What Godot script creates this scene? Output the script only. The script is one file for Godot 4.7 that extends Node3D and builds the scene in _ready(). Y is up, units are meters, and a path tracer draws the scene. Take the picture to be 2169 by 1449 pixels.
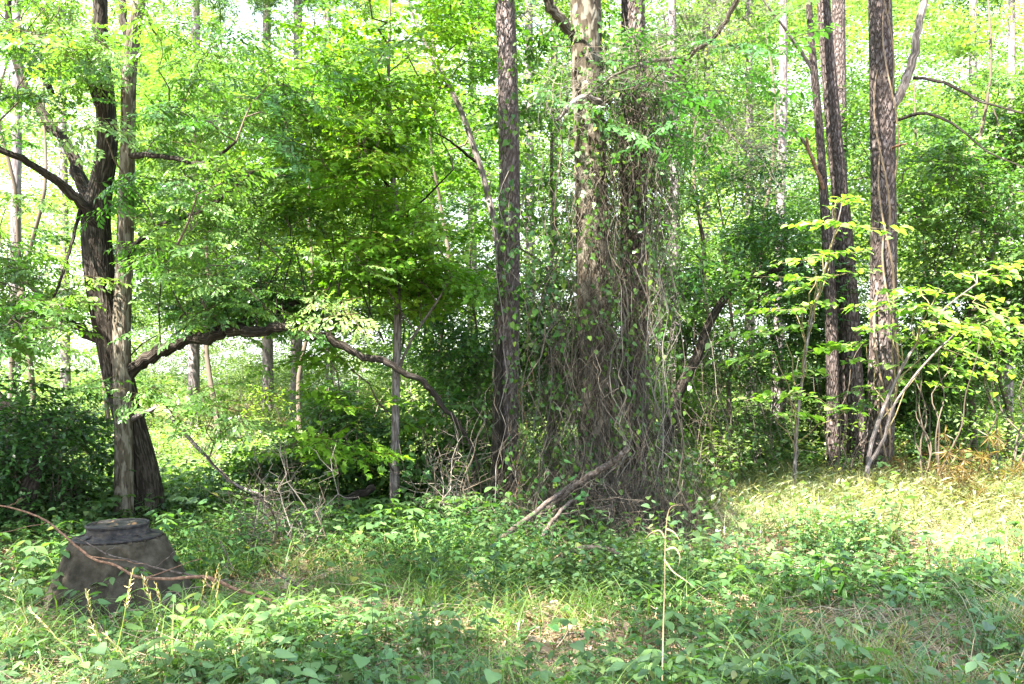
extends Node3D
# A shaded forest edge: ground flora in front, a concrete manhole cone on the left, trunks wrapped in vines, sunlit wood behind.

const FOCAL := 2128.0          # lens, in pixels of a 2169 px wide picture
const EYE := 1.9
const PITCH := 0.03545
var R := RandomNumberGenerator.new()
var wob := FastNoiseLite.new()
var SUN := Vector3(-0.42, 0.80, 0.40).normalized()
var M := {}
var S := {}
var F := {}

class Geo:
	var v := PackedVector3Array()
	var n := PackedVector3Array()
	var uv := PackedVector2Array()
	var c := PackedColorArray()
	var ix := PackedInt32Array()

	func tube(pts: Array, rad: Array, sides: int, col := Color.WHITE, rough := 0.0, noise: FastNoiseLite = null, flare := 0.0) -> void:
		var count := pts.size()
		var start := v.size()
		var side := Vector3.RIGHT
		var run := 0.0
		for i in count:
			var p: Vector3 = pts[i]
			var a: Vector3 = pts[maxi(i - 1, 0)]
			var b: Vector3 = pts[mini(i + 1, count - 1)]
			var d := (b - a).normalized()
			if d.length() < 0.5:
				d = Vector3.UP
			if i > 0:
				run += p.distance_to(pts[i - 1])
			side = side - d * side.dot(d)
			if side.length() < 0.05:
				side = d.cross(Vector3(0.3, 0.2, 0.9))
			side = side.normalized()
			var other := d.cross(side)
			var r: float = rad[i]
			for k in sides + 1:
				var t := TAU * k / sides
				var out := side * cos(t) + other * sin(t)
				var rr := r
				if noise and k < sides + 1:
					var kk := TAU * (k % sides) / sides
					rr *= 1.0 + rough * noise.get_noise_3d(cos(kk) * 14.0, run * 22.0, sin(kk) * 14.0 + start * 0.01)
				if flare > 0.0:
					var f := exp(-run * 4.5)
					rr *= 1.0 + f * flare * (0.55 + 0.45 * sin(t * 5.0 + 1.0))
				v.append(p + out * rr)
				n.append(out)
				uv.append(Vector2(float(k) / sides, run / 8.0))
				c.append(col)
		for i in count - 1:
			for k in sides:
				var a := start + i * (sides + 1) + k
				var b := a + sides + 1
				ix.append_array(PackedInt32Array([a, b, a + 1, a + 1, b, b + 1]))

	# a leaf from its right-hand outline [along, across], folded on the midrib
	func leaf(o: Vector3, ax: Vector3, up: Vector3, length: float, width: float, outline: Array, col: Color, fold := 0.25, curl := 0.15) -> void:
		var s := ax.cross(up).normalized()
		up = s.cross(ax).normalized()
		var start := v.size()
		var m := outline.size()
		var mid := o + ax * (length * 0.45)
		v.append(mid); n.append(up); uv.append(Vector2(0.45, 0.5)); c.append(col)
		for half in 2:
			var sg := 1.0 if half == 0 else -1.0
			for j in m:
				var q: Vector2 = outline[j if half == 0 else m - 1 - j]
				if half == 1 and (j == 0 or j == m - 1):
					continue
				var w := q.y * width
				v.append(o + ax * (q.x * length) + s * (w * sg) + up * (w * fold - curl * length * q.x * q.x))
				n.append((up - s * sg * fold * (1.0 if q.y > 0.0 else 0.0)).normalized())
				uv.append(Vector2(q.x, 0.5 + sg * q.y))
				c.append(col)
		var rim := m * 2 - 2
		for j in rim:
			ix.append_array(PackedInt32Array([start, start + 1 + (j + 1) % rim, start + 1 + j]))

	# the cheap leaf: two triangles folded on the midrib
	func blade(o: Vector3, ax: Vector3, up: Vector3, length: float, width: float, col: Color) -> void:
		var s := ax.cross(up).normalized()
		var start := v.size()
		var nn := s.cross(ax).normalized()
		var mid := o + ax * (length * 0.42)
		for p in [o, mid + s * width * 0.5 + nn * width * 0.12, o + ax * length - nn * length * 0.12, mid - s * width * 0.5 + nn * width * 0.12]:
			v.append(p); n.append(nn); uv.append(Vector2.ZERO); c.append(col)
		ix.append_array(PackedInt32Array([start, start + 2, start + 1, start, start + 3, start + 2]))

	func strip(pts: Array, width: float, up: Vector3, col: Color) -> void:      # a grass blade
		var start := v.size()
		var count := pts.size()
		for i in count:
			var d: Vector3 = (pts[mini(i + 1, count - 1)] - pts[maxi(i - 1, 0)]).normalized()
			var s := d.cross(up)
			if s.length() < 0.05:
				s = d.cross(Vector3(1, 0, 0.3))
			s = s.normalized()
			var w := width * 0.5 * (1.0 - pow(float(i) / (count - 1), 2.0)) + 0.0004
			for sg in [-1.0, 1.0]:
				v.append(pts[i] + s * w * sg); n.append(s.cross(d).normalized()); uv.append(Vector2.ZERO); c.append(col)
		for i in count - 1:
			var a := start + i * 2
			ix.append_array(PackedInt32Array([a, a + 2, a + 1, a + 1, a + 2, a + 3]))

	func lathe(prof: Array, sides: int, col := Color.WHITE) -> void:           # prof: [radius, height], each segment flat-shaded across
		for i in prof.size() - 1:
			var a: Vector2 = prof[i]
			var b: Vector2 = prof[i + 1]
			var start := v.size()
			var e := b - a
			var out := Vector2(e.y, -e.x).normalized()
			for k in sides + 1:
				var t := TAU * k / sides
				for q in [a, b]:
					v.append(Vector3(cos(t) * q.x, q.y, sin(t) * q.x))
					n.append(Vector3(cos(t) * out.x, out.y, sin(t) * out.x))
					uv.append(Vector2(float(k) / sides, q.y))
					c.append(col)
			for k in sides:
				var s := start + k * 2
				ix.append_array(PackedInt32Array([s, s + 2, s + 1, s + 1, s + 2, s + 3]))

	func add(o: Geo, t: Transform3D, k: float) -> void:
		var start := v.size()
		v.append_array(t * o.v)
		var turn := Transform3D(t.basis.orthonormalized(), Vector3.ZERO)
		n.append_array(turn * o.n)
		uv.append_array(o.uv)
		var oc := o.c.duplicate()
		for i in oc.size():
			oc[i] = oc[i] * k
		c.append_array(oc)
		var oi := o.ix.duplicate()
		for i in oi.size():
			oi[i] += start
		ix.append_array(oi)

	func mesh(mat: Material) -> ArrayMesh:
		var am := ArrayMesh.new()
		if v.is_empty():
			return am
		var a := []
		a.resize(Mesh.ARRAY_MAX)
		a[Mesh.ARRAY_VERTEX] = v; a[Mesh.ARRAY_NORMAL] = n; a[Mesh.ARRAY_TEX_UV] = uv; a[Mesh.ARRAY_COLOR] = c; a[Mesh.ARRAY_INDEX] = ix
		am.add_surface_from_arrays(Mesh.PRIMITIVE_TRIANGLES, a)
		am.surface_set_material(0, mat)
		return am

# ---------------------------------------------------------------- places
func at(px: float, py: float, depth: float) -> Vector3:        # a sight line of the survey photo, followed to a distance
	var x := (px - 1084.5) / FOCAL
	var y := (724.5 - py) / FOCAL
	var s := depth / (cos(PITCH) - y * sin(PITCH))
	return Vector3(x * s, EYE + s * (y * cos(PITCH) + sin(PITCH)), -depth)

func gh(x: float, z: float) -> float:                          # height of the ground
	var d := -z
	var h := 0.32 * smoothstep(1.0, 4.5, x) * smoothstep(9.5, 13.0, d)
	h += 0.9 * smoothstep(18.0, 46.0, d)
	h += 0.07 * wob.get_noise_2d(x * 9.0, z * 9.0) + 0.03 * wob.get_noise_2d(x * 40.0 + 99.0, z * 40.0)
	return h

func on(x: float, z: float, lift := 0.0) -> Vector3:
	return Vector3(x, gh(x, z) + lift, z)

func foot(px: float, py: float, lift := 0.0) -> Vector3:       # where a sight line meets the ground
	var d := 8.0
	for i in 24:
		var p := at(px, py, d)
		d += clampf((p.y - gh(p.x, p.z)) * 3.0, -2.0, 2.0)
		d = clampf(d, 3.0, 70.0)
	var q := at(px, py, d)
	return on(q.x, q.z, lift)

func below(px: float, depth: float, lift := 0.0) -> Vector3:
	var p := at(px, 900.0, depth)
	return on(p.x, p.z, lift)

# ---------------------------------------------------------------- naming
func tag(o: Node, label: String, category: String, group := "", kind := "") -> void:
	if label: o.set_meta("label", label)
	if category: o.set_meta("category", category)
	if group: o.set_meta("group", group)
	if kind: o.set_meta("kind", kind)

func numbered(called: String) -> String:
	var k := 0
	var s := called
	while has_node(NodePath(s)):
		k += 1
		s = "%s_%03d" % [called, k]
	return s

func thing(called: String, label: String, category: String, where := Vector3.ZERO, group := "") -> Node3D:
	var o := Node3D.new()
	o.name = numbered(called)
	add_child(o)
	o.position = where
	tag(o, label, category, group)
	return o

var part_count := {}
func part(parent: Node3D, called: String, mesh: Mesh, kind := "") -> MeshInstance3D:
	var o := MeshInstance3D.new()
	o.mesh = mesh
	var key := "%d/%s" % [parent.get_instance_id(), called]
	var k: int = part_count.get(key, 0)
	part_count[key] = k + 1
	o.name = called if k == 0 else "%s_%03d" % [called, k]
	parent.add_child(o)
	if parent != self:
		o.position = -parent.position if parent.get_parent() == self else Vector3.ZERO     # meshes are written in the place's own metres
	if kind: o.set_meta("kind", kind)
	return o

func many(parent: Node3D, called: String, mesh: Mesh, where: Array, tint: Array) -> MultiMeshInstance3D:
	var mm := MultiMesh.new()
	mm.transform_format = MultiMesh.TRANSFORM_3D
	mm.use_colors = true
	mm.mesh = mesh
	mm.instance_count = where.size()
	for i in where.size():
		mm.set_instance_transform(i, where[i])
		mm.set_instance_color(i, tint[i])
	var o := MultiMeshInstance3D.new()
	o.multimesh = mm
	o.name = called
	var k := 0
	while parent.has_node(NodePath(o.name)):
		k += 1
		o.name = "%s_%03d" % [called, k]
	parent.add_child(o)
	if parent != self:
		o.position = -parent.position
	o.set_meta("kind", "stuff")
	return o

# ---------------------------------------------------------------- curves
func smooth(pts: Array, rad: Array, k: int) -> Array:
	var p := []
	var r := []
	var m := pts.size()
	for i in m - 1:
		var a: Vector3 = pts[maxi(i - 1, 0)]
		var b: Vector3 = pts[i]
		var c: Vector3 = pts[i + 1]
		var d: Vector3 = pts[mini(i + 2, m - 1)]
		for j in k:
			var t := float(j) / k
			p.append(b.cubic_interpolate(c, a, d, t))
			r.append(lerpf(rad[i], rad[i + 1], t))
	p.append(pts[m - 1])
	r.append(rad[m - 1])
	return [p, r]

# pixel path [[px, py, depth, radius], ...] -> points and radii
func path(rows: Array, k := 5) -> Array:
	var p := []
	var r := []
	for q in rows:
		p.append(at(q[0], q[1], q[2]))
		r.append(q[3])
	return smooth(p, r, k)

func limb(tree: Node3D, called: String, rows: Array, mat: Material, skel: Array, sides := 9, rough := 0.12, k := 5, flare := 0.0) -> void:
	var pr := path(rows, k)
	if not called.ends_with("trunk"):                             # knees and kinks
		for i in range(2, pr[0].size() - 1):
			pr[0][i] += Vector3(R.randfn(), R.randfn(), R.randfn()) * float(pr[1][i]) * 0.22
			pr[1][i] *= R.randf_range(0.9, 1.12)
	solid(tree, called, pr, mat, skel, sides, rough, flare)

func solid(tree: Node3D, called: String, pr: Array, mat: Material, skel: Array, sides := 9, rough := 0.12, flare := 0.0) -> void:
	var g := Geo.new()
	g.tube(pr[0], pr[1], sides, Color.WHITE, rough, wob, flare)
	part(tree, called, g.mesh(mat))
	for i in range(2, pr[0].size()):
		skel.append(pr[0][i])

func wiggle(a: Vector3, b: Vector3, amount: float, steps: int, sag := 0.0) -> Array:
	var out := []
	for i in steps + 1:
		var t := float(i) / steps
		var p := a.lerp(b, t) + Vector3.UP * sag * 4.0 * t * (1.0 - t)
		if i > 0 and i < steps:
			p += Vector3(R.randfn(), R.randfn() * 0.6, R.randfn()) * amount
		out.append(p)
	return out

func taper(a: float, b: float, m: int) -> Array:
	var out := []
	for i in m:
		out.append(lerpf(a, b, float(i) / maxf(1.0, m - 1)))
	return out

func tilt(dir: Vector3, up: Vector3, s: float) -> Transform3D:          # +X along dir
	var x := dir.normalized()
	var z := x.cross(up)
	if z.length() < 0.01:
		z = x.cross(Vector3(0.1, 0.2, 1))
	z = z.normalized()
	return Transform3D(Basis(x * s, z.cross(x) * s, z * s), Vector3.ZERO)

func flat_dir(droop := 0.0) -> Vector3:
	var t := R.randf() * TAU
	return Vector3(cos(t), -droop, sin(t)).normalized()

func nearest(skel: Array, p: Vector3) -> Vector3:
	var best: Vector3 = skel[0]
	var bd := 1e9
	for q: Vector3 in skel:
		var e := q - p
		e.y += 0.35 * absf(e.x) + 0.2                # prefer to grow upwards and outwards
		var dd := e.length_squared()
		if dd < bd:
			bd = dd
			best = q
	return best

var bare: Array[AABB] = []                            # room in front of stems where little grows
var shades := []                                       # [x, z, rx, rz] ground that stays in deep shade
var clearings := []                                   # [x, z, rx, rz] gaps that the sun reaches through the canopy
func sunlit(p: Vector3) -> float:                     # how likely growth is missing here
	var g := p - SUN * (p.y / SUN.y)
	for q in shades:
		if Vector2((g.x - q[0]) / q[2], (g.z - q[1]) / q[3]).length() < 1.0:
			return 0.0
	for q in clearings:
		if Vector2((g.x - q[0]) / (q[2] + 0.5), (g.z - q[1]) / (q[3] + 0.5)).length() < 1.0:
			return 0.985
	return 0.88 if wob.get_noise_2d(g.x * 22.0 + 300.0, g.z * 22.0) > 0.05 else 0.0          # small gaps: dapples

# Crown: nodes spread through ellipsoids, each joined to the skeleton by a twig and carrying a flat fan of leafy sprays.
# ells: [centre, radii (Vector3), share]
func crown(tree: Node3D, skel: Array, ells: Array, nodes: int, key: String, wood: Material, ca: Color, cb: Color, size := 1.0, droop := 0.15, thin := 0.017) -> void:
	var g := Geo.new()
	var fans: Array = F[key]
	var where := []
	var tint := []
	for k in fans:
		where.append([])
		tint.append([])
	var total := 0.0
	for e in ells:
		total += e[2]
	for i in nodes:
		var pick := R.randf() * total
		var e: Array = ells[0]
		for q in ells:
			e = q
			pick -= q[2]
			if pick <= 0.0:
				break
		var u := Vector3(R.randfn(), R.randfn(), R.randfn()).normalized() * pow(R.randf(), 0.42)
		var p: Vector3 = e[0] + u * e[1]
		if p.y < gh(p.x, p.z) + 0.2 or R.randf() < sunlit(p):
			continue
		var hidden := false
		for b: AABB in bare:
			hidden = hidden or b.has_point(p)
		if hidden and R.randf() < 0.93:
			continue
		var s := nearest(skel, p)
		var far := s.distance_to(p)
		var steps := clampi(int(far * 3.0) + 2, 3, 7)
		var w := wiggle(s, p, 0.025 + far * 0.022, steps, far * 0.06)
		g.tube(w, taper(0.004 + thin * minf(far, 2.5) * 0.55, 0.004, w.size()), 4)
		for j in range(1, w.size()):
			skel.append(w[j])
		var lean := (p - s)
		lean.y = 0.0
		var dir := (flat_dir() * 0.7 + lean.normalized() + Vector3.DOWN * (droop + R.randfn() * 0.12)).normalized()
		var t := tilt(dir, up_about(0.14), size * R.randf_range(0.75, 1.2))
		t.origin = p - dir * 0.12
		var kind := R.randi_range(0, fans.size() - 1)
		where[kind].append(t)
		tint[kind].append(ca.lerp(cb, R.randf()))
	part(tree, "twig_mass", g.mesh(wood), "stuff")
	for kind in fans.size():
		if where[kind].size():
			many(tree, "foliage", fans[kind], where[kind], tint[kind])

func ell(px: float, py: float, rx: float, ry: float, depth: float, rd: float, share := -1.0) -> Array:
	var k := depth / FOCAL
	return [at(px, py, depth), Vector3(rx * k, ry * k, rd), (rx * ry * 0.0001) if share < 0.0 else share]

# ---------------------------------------------------------------- materials
func leaf_material(rough: float, through: Color, spec := 0.5) -> StandardMaterial3D:
	var m := StandardMaterial3D.new()
	m.vertex_color_use_as_albedo = true
	m.roughness = rough
	m.metallic_specular = spec
	m.cull_mode = BaseMaterial3D.CULL_DISABLED
	if through.a > 0.0 and through != Color.BLACK:
		m.backlight_enabled = true
		m.backlight = through
	return m

# bark: 256 px round the stem, 8 m along it; every pixel mixes dark fissures, plates and lichen blotches
func bark(dark: Color, mid: Color, pale: Color, style: String, relief: float) -> StandardMaterial3D:
	var a := FastNoiseLite.new()
	var b := FastNoiseLite.new()
	var c := FastNoiseLite.new()
	a.seed = 11; b.seed = 23; c.seed = 37
	a.frequency = 1.0; b.frequency = 1.0; c.frequency = 1.0
	a.fractal_type = FastNoiseLite.FRACTAL_NONE
	b.fractal_octaves = 4
	c.fractal_octaves = 3
	if style == "plates":
		a.noise_type = FastNoiseLite.TYPE_CELLULAR
		a.cellular_return_type = FastNoiseLite.RETURN_DISTANCE2_SUB
	var w := 192
	var h := 1024
	var col := Image.create(w, h, false, Image.FORMAT_RGB8)
	var bump := Image.create(w, h, false, Image.FORMAT_L8)
	for y in h:
		var t := y * 8.0 / h
		for x in w:
			var u := TAU * x / w
			var p := Vector3(cos(u), 0.0, sin(u))
			var grain := b.get_noise_3d(p.x * 5.0, t * 3.0, p.z * 5.0)
			var blotch := c.get_noise_3d(p.x * 1.6 + 7.0, t * 4.5, p.z * 1.6)
			var f := 0.0
			if style == "plates":
				f = smoothstep(-0.96, -0.66, a.get_noise_3d(p.x * 2.2 + grain * 0.35, t * 9.0 + grain * 0.8, p.z * 2.2))
			elif style == "furrows":
				f = smoothstep(-0.35, 0.3, a.get_noise_3d(p.x * 5.5 + grain * 1.3, t * 4.2 + grain * 0.8, p.z * 5.5))
			else:
				f = smoothstep(-0.75, 0.1, a.get_noise_3d(p.x * 2.0, t * 7.0 + grain, p.z * 2.0))
			f = clampf(f * (0.8 + 0.45 * grain), 0.0, 1.0)
			var k := dark.lerp(mid, f)
			if style == "blotch":
				k = k.lerp(pale, smoothstep(-0.08, 0.22, blotch + grain * 0.35) * 0.9)
			else:
				k = k.lerp(pale, smoothstep(0.0, 0.4, blotch + grain * 0.3) * 0.65 * f)
			col.set_pixel(x, y, k.linear_to_srgb())
			var z := clampf(f * 0.75 + grain * 0.25 + 0.1, 0.0, 1.0)
			bump.set_pixel(x, y, Color(z, z, z))
	var m := StandardMaterial3D.new()
	m.albedo_texture = ImageTexture.create_from_image(col)
	m.roughness = 0.92
	m.metallic_specular = 0.2
	m.heightmap_enabled = true
	m.heightmap_texture = ImageTexture.create_from_image(bump)
	m.heightmap_scale = relief
	return m

func grainy(ca: Color, cb: Color, cc: Color, scale: float, rough: float, relief: float) -> StandardMaterial3D:
	var noise := FastNoiseLite.new()
	noise.frequency = 0.012
	noise.fractal_octaves = 6
	noise.fractal_gain = 0.62
	noise.seed = int(scale * 10.0)
	var ramp := Gradient.new()
	ramp.set_color(0, ca.linear_to_srgb()); ramp.set_color(1, cc.linear_to_srgb())
	ramp.add_point(0.5, cb.linear_to_srgb())
	ramp.set_offset(0, 0.25)
	ramp.set_offset(2, 0.8)
	var t := NoiseTexture2D.new()
	t.noise = noise; t.width = 512; t.height = 512; t.seamless = true; t.color_ramp = ramp
	var hgt := NoiseTexture2D.new()
	hgt.noise = noise; hgt.width = 512; hgt.height = 512; hgt.seamless = true
	var m := StandardMaterial3D.new()
	m.albedo_texture = t
	m.uv1_triplanar = true
	m.uv1_scale = Vector3.ONE * scale
	m.roughness = rough
	m.metallic_specular = 0.25
	m.heightmap_enabled = true
	m.heightmap_texture = hgt
	m.heightmap_scale = relief
	return m

func plain(c: Color, rough := 0.85) -> StandardMaterial3D:
	var m := StandardMaterial3D.new()
	m.albedo_color = c.linear_to_srgb()
	m.vertex_color_use_as_albedo = true
	m.roughness = rough
	m.metallic_specular = 0.25
	return m

# ---------------------------------------------------------------- leaf shapes and sprays
const ELLIPSE := [Vector2(0, 0), Vector2(0.22, 0.34), Vector2(0.5, 0.5), Vector2(0.78, 0.3), Vector2(1, 0)]
const HEART := [Vector2(0, 0), Vector2(-0.1, 0.24), Vector2(0.06, 0.46), Vector2(0.32, 0.5), Vector2(0.68, 0.28), Vector2(1, 0)]
const MAPLE := [Vector2(0, 0), Vector2(0.05, 0.3), Vector2(0.2, 0.22), Vector2(0.42, 0.6), Vector2(0.5, 0.24), Vector2(0.72, 0.22), Vector2(1, 0)]
const LANCE := [Vector2(0, 0), Vector2(0.2, 0.38), Vector2(0.45, 0.5), Vector2(0.75, 0.28), Vector2(1, 0)]

func tone(a := 0.75, b := 1.2) -> Color:
	var k := R.randf_range(a, b)
	var warm := R.randf_range(-0.1, 0.12)
	if R.randf() < 0.035:                                  # a yellowed or browned leaf
		return Color(k * 1.75, k * 1.1, k * 0.75)
	return Color(k * (1.0 + warm), k, k * (1.0 - warm * 0.8))

func up_about(s: float) -> Vector3:
	return Vector3(R.randfn() * s, 1.0, R.randfn() * s).normalized()

const WOOD := Color(1.1, 0.5, 0.8)

func make_sprays() -> void:
	var lm: Material = M.leaf
	# elm-like: flat fan of twiglets with narrow leaves
	for variant in 3:
		var g := Geo.new()
		g.tube([Vector3.ZERO, Vector3(0.25, 0.01, 0.01), Vector3(0.5, -0.04, 0)], [0.005, 0.0035, 0.0015], 3, WOOD * 0.5)
		for i in 7:
			var t := 0.06 + i * 0.066
			var sg := 1.0 if i % 2 == 0 else -1.0
			var o := Vector3(t, -0.08 * t * t, 0)
			var len := 0.26 * (1.0 - 0.09 * i) * R.randf_range(0.75, 1.15)
			var d := Vector3(0.72, -0.16 + R.randfn() * 0.12, sg * 0.72).normalized()
			if i == 6:
				d = Vector3(1, -0.25, 0)
			g.tube([o, o + d * len], [0.0028, 0.0012], 3, WOOD * 0.5)
			for j in 6:
				var q := o + d * len * (j + 0.7) / 6.0
				var s2 := 1.0 if j % 2 == 0 else -1.0
				var ax := (d.rotated(Vector3.UP, s2 * 0.85) + Vector3(0, -0.22 + R.randfn() * 0.22, 0)).normalized()
				g.leaf(q, ax, up_about(0.34), R.randf_range(0.06, 0.088), R.randf_range(0.026, 0.036), ELLIPSE, tone(), 0.25, 0.12)
		S["elm%d" % variant] = g
	# maple: pairs of lobed leaves on petioles
	for variant in 2:
		var g := Geo.new()
		g.tube([Vector3.ZERO, Vector3(0.3, 0.02, 0.02), Vector3(0.52, 0, 0)], [0.005, 0.004, 0.002], 3, WOOD * 0.5)
		for i in 9:
			for sg in [-1.0, 1.0]:
				var o := Vector3(0.05 + i * 0.056, 0.0, 0.0)
				var d := Vector3(0.55, 0.1 + R.randfn() * 0.2, sg * R.randf_range(0.3, 1.0)).normalized()
				var pl := R.randf_range(0.05, 0.14)
				g.leaf(o + d * pl, (d + Vector3(0, -0.35, 0)).normalized(), up_about(0.3), R.randf_range(0.065, 0.1), R.randf_range(0.075, 0.1), MAPLE, tone(), 0.16, 0.2)
		S["maple%d" % variant] = g
	# small-leaved understory: loose leaves round a few twigs
	for variant in 2:
		var g := Geo.new()
		for i in 6:
			var d := Vector3(0.8, R.randfn() * 0.3, R.randfn() * 0.6).normalized()
			var o := Vector3(R.randf() * 0.15, R.randfn() * 0.05, R.randfn() * 0.08)
			g.tube([o, o + d * 0.4], [0.004, 0.0015], 3, WOOD * 0.5)
			for j in 8:
				var q := o + d * (0.06 + 0.36 * j / 7.0)
				var ax := (d + Vector3(R.randfn() * 0.6, R.randfn() * 0.4 - 0.15, R.randfn() * 0.6)).normalized()
				g.blade(q, ax, up_about(0.4), R.randf_range(0.06, 0.095), R.randf_range(0.034, 0.05), tone())
		S["small%d" % variant] = g
	# distance: a metre of foliage
	var gf := Geo.new()
	for i in 80:
		var u := Vector3(R.randfn(), R.randfn() * 0.45, R.randfn()) * 0.32
		gf.blade(u, flat_dir(0.2 + R.randfn() * 0.2), up_about(0.4), R.randf_range(0.09, 0.15), R.randf_range(0.05, 0.08), tone())
	S.far = gf
	# heart leaves on a trailing stem
	var gh_ := Geo.new()
	for i in 9:
		var q := Vector3(0.06 * i, R.randfn() * 0.03 - 0.02 * i, R.randfn() * 0.04)
		var d := Vector3(R.randfn(), R.randfn() * 0.3, R.randfn()).normalized()
		gh_.leaf(q + d * 0.04, (d + Vector3(0, -0.5, 0)).normalized(), (up_about(0.5) + Vector3(0, 0, 0.5)).normalized(), R.randf_range(0.06, 0.09), R.randf_range(0.055, 0.08), HEART, tone(), 0.12, 0.15)
	gh_.tube([Vector3.ZERO, Vector3(0.25, -0.06, 0), Vector3(0.5, -0.18, 0)], [0.003, 0.003, 0.002], 3, WOOD * 0.5)
	S.heart = gh_
	# a tuft of dry twigs (vine tangle)
	for variant in 2:
		var g := Geo.new()
		for i in 16:
			var o := Vector3(R.randfn() * 0.14, R.randf_range(-0.35, 0.35), R.randfn() * 0.14)
			var d := Vector3(R.randfn() * 0.65, -1.0 if variant == 0 else R.randfn() * 0.9, R.randfn() * 0.65).normalized()
			var q := wiggle(o, o + d * R.randf_range(0.25, 0.7), 0.02, 5)
			g.tube(q, taper(R.randf_range(0.0022, 0.0045), 0.0016, q.size()), 3, tone(0.6, 1.5))
		S["twigs%d" % variant] = g.mesh(M.twig)
	# pine needles in tufts
	var gn := Geo.new()
	for i in 9:
		var o := Vector3(R.randf() * 0.5, R.randfn() * 0.12, R.randfn() * 0.22)
		for j in 18:
			var d := Vector3(R.randfn() + 0.7, R.randfn() - 0.2, R.randfn()).normalized()
			gn.blade(o, d, up_about(0.8), R.randf_range(0.14, 0.22), 0.006, tone())
	S.needle = gn

	# ground flora, each about half a metre across, growing up from y = 0
	for variant in 3:                                    # round-leaved seedlings
		var g := Geo.new()
		for i in 26:
			var b := Vector3(R.randfn() * 0.17, 0, R.randfn() * 0.17)
			var top := b + Vector3(R.randfn() * 0.04, R.randf_range(0.04, 0.2), R.randfn() * 0.04)
			g.tube([b, top], [0.0016, 0.0012], 3, Color(0.7, 0.6, 0.5))
			var ld := flat_dir(0.15)
			var z := R.randf_range(0.032, 0.06)
			g.leaf(top, ld, up_about(0.3), z, z * R.randf_range(0.75, 1.0), HEART if variant != 1 else ELLIPSE, tone(), 0.12, 0.15)
		S["round%d" % variant] = g
	for variant in 2:                                    # three-leaflet and five-leaflet runners
		var g := Geo.new()
		for i in 13:
			var b := Vector3(R.randfn() * 0.17, 0, R.randfn() * 0.17)
			var top := b + Vector3(R.randfn() * 0.04, R.randf_range(0.05, 0.24), R.randfn() * 0.04)
			g.tube([b, top], [0.0018, 0.0012], 3, Color(0.8, 0.6, 0.5))
			var yaw := R.randf() * TAU
			var nn := up_about(0.25)
			var k := 3 if variant == 0 else 5
			for j in k:
				var t := yaw + (j - (k - 1) / 2.0) * (1.25 if k == 3 else 0.75)
				g.leaf(top, Vector3(cos(t), -0.2, sin(t)).normalized(), nn, R.randf_range(0.045, 0.07), R.randf_range(0.022, 0.034), ELLIPSE, tone(0.85, 1.1), 0.15, 0.2)
		S["three%d" % variant] = g
	var gv := Geo.new()                                  # small-leaved creeper
	for i in 60:
		var b := Vector3(R.randfn() * 0.2, R.randf_range(0.01, 0.14), R.randfn() * 0.2)
		gv.leaf(b, flat_dir(0.1), up_about(0.4), R.randf_range(0.02, 0.036), R.randf_range(0.013, 0.022), ELLIPSE, tone(), 0.15, 0.15)
	for i in 8:
		var b := Vector3(R.randfn() * 0.16, 0.02, R.randfn() * 0.16)
		gv.tube(wiggle(b, b + flat_dir(-0.2) * 0.3, 0.015, 4), taper(0.0016, 0.001, 5), 3, Color(0.9, 0.6, 0.5))
	S.creeper = gv
	for variant in 2:                                    # grass tufts, green and long
		var g := Geo.new()
		for i in 34:
			var b := Vector3(R.randfn() * 0.12, 0, R.randfn() * 0.12)
			var d := flat_dir()
			var len := R.randf_range(0.12, 0.34) * (1.0 if variant == 0 else 1.35)
			var q := []
			for j in 5:
				var t := j / 4.0
				q.append(b + d * len * (0.2 * t + 0.65 * t * t) + Vector3.UP * len * (t - 0.45 * t * t))
			g.strip(q, R.randf_range(0.003, 0.006), Vector3.UP, tone())
		S["grass%d" % variant] = g
	# broad low grass leaves with fine cross sprays (the sunny strip)
	var gs := Geo.new()
	for i in 46:
		var b := Vector3(R.randfn() * 0.17, R.randf_range(0.02, 0.3), R.randfn() * 0.17)
		gs.blade(b, flat_dir(0.25), up_about(0.35), R.randf_range(0.06, 0.13), R.randf_range(0.010, 0.02), tone(0.55, 1.3))
	for i in 9:
		var b := Vector3(R.randfn() * 0.13, 0, R.randfn() * 0.13)
		gs.tube(wiggle(b, b + Vector3(R.randfn() * 0.1, 0.34, R.randfn() * 0.1), 0.01, 4), taper(0.0016, 0.001, 5), 3, Color(0.9, 0.8, 0.5))
	S.stilt = gs
	# litter: curled dead leaves, straw
	for variant in 2:
		var g := Geo.new()
		for i in 20:
			var b := Vector3(R.randfn() * 0.2, R.randf_range(0.005, 0.035), R.randfn() * 0.2)
			g.leaf(b, flat_dir(R.randfn() * 0.2), up_about(0.5), R.randf_range(0.04, 0.08), R.randf_range(0.025, 0.05), ELLIPSE, tone(0.5, 1.4), 0.4, 0.3)
		for i in 50:
			var b := Vector3(R.randfn() * 0.2, R.randf_range(0.005, 0.04), R.randfn() * 0.2)
			var d := flat_dir(R.randfn() * 0.15)
			g.strip([b, b + d * 0.07, b + d * 0.15 + Vector3.UP * R.randfn() * 0.02], 0.003, up_about(0.6), tone(0.8, 1.9))
		S["litter%d" % variant] = g
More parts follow.
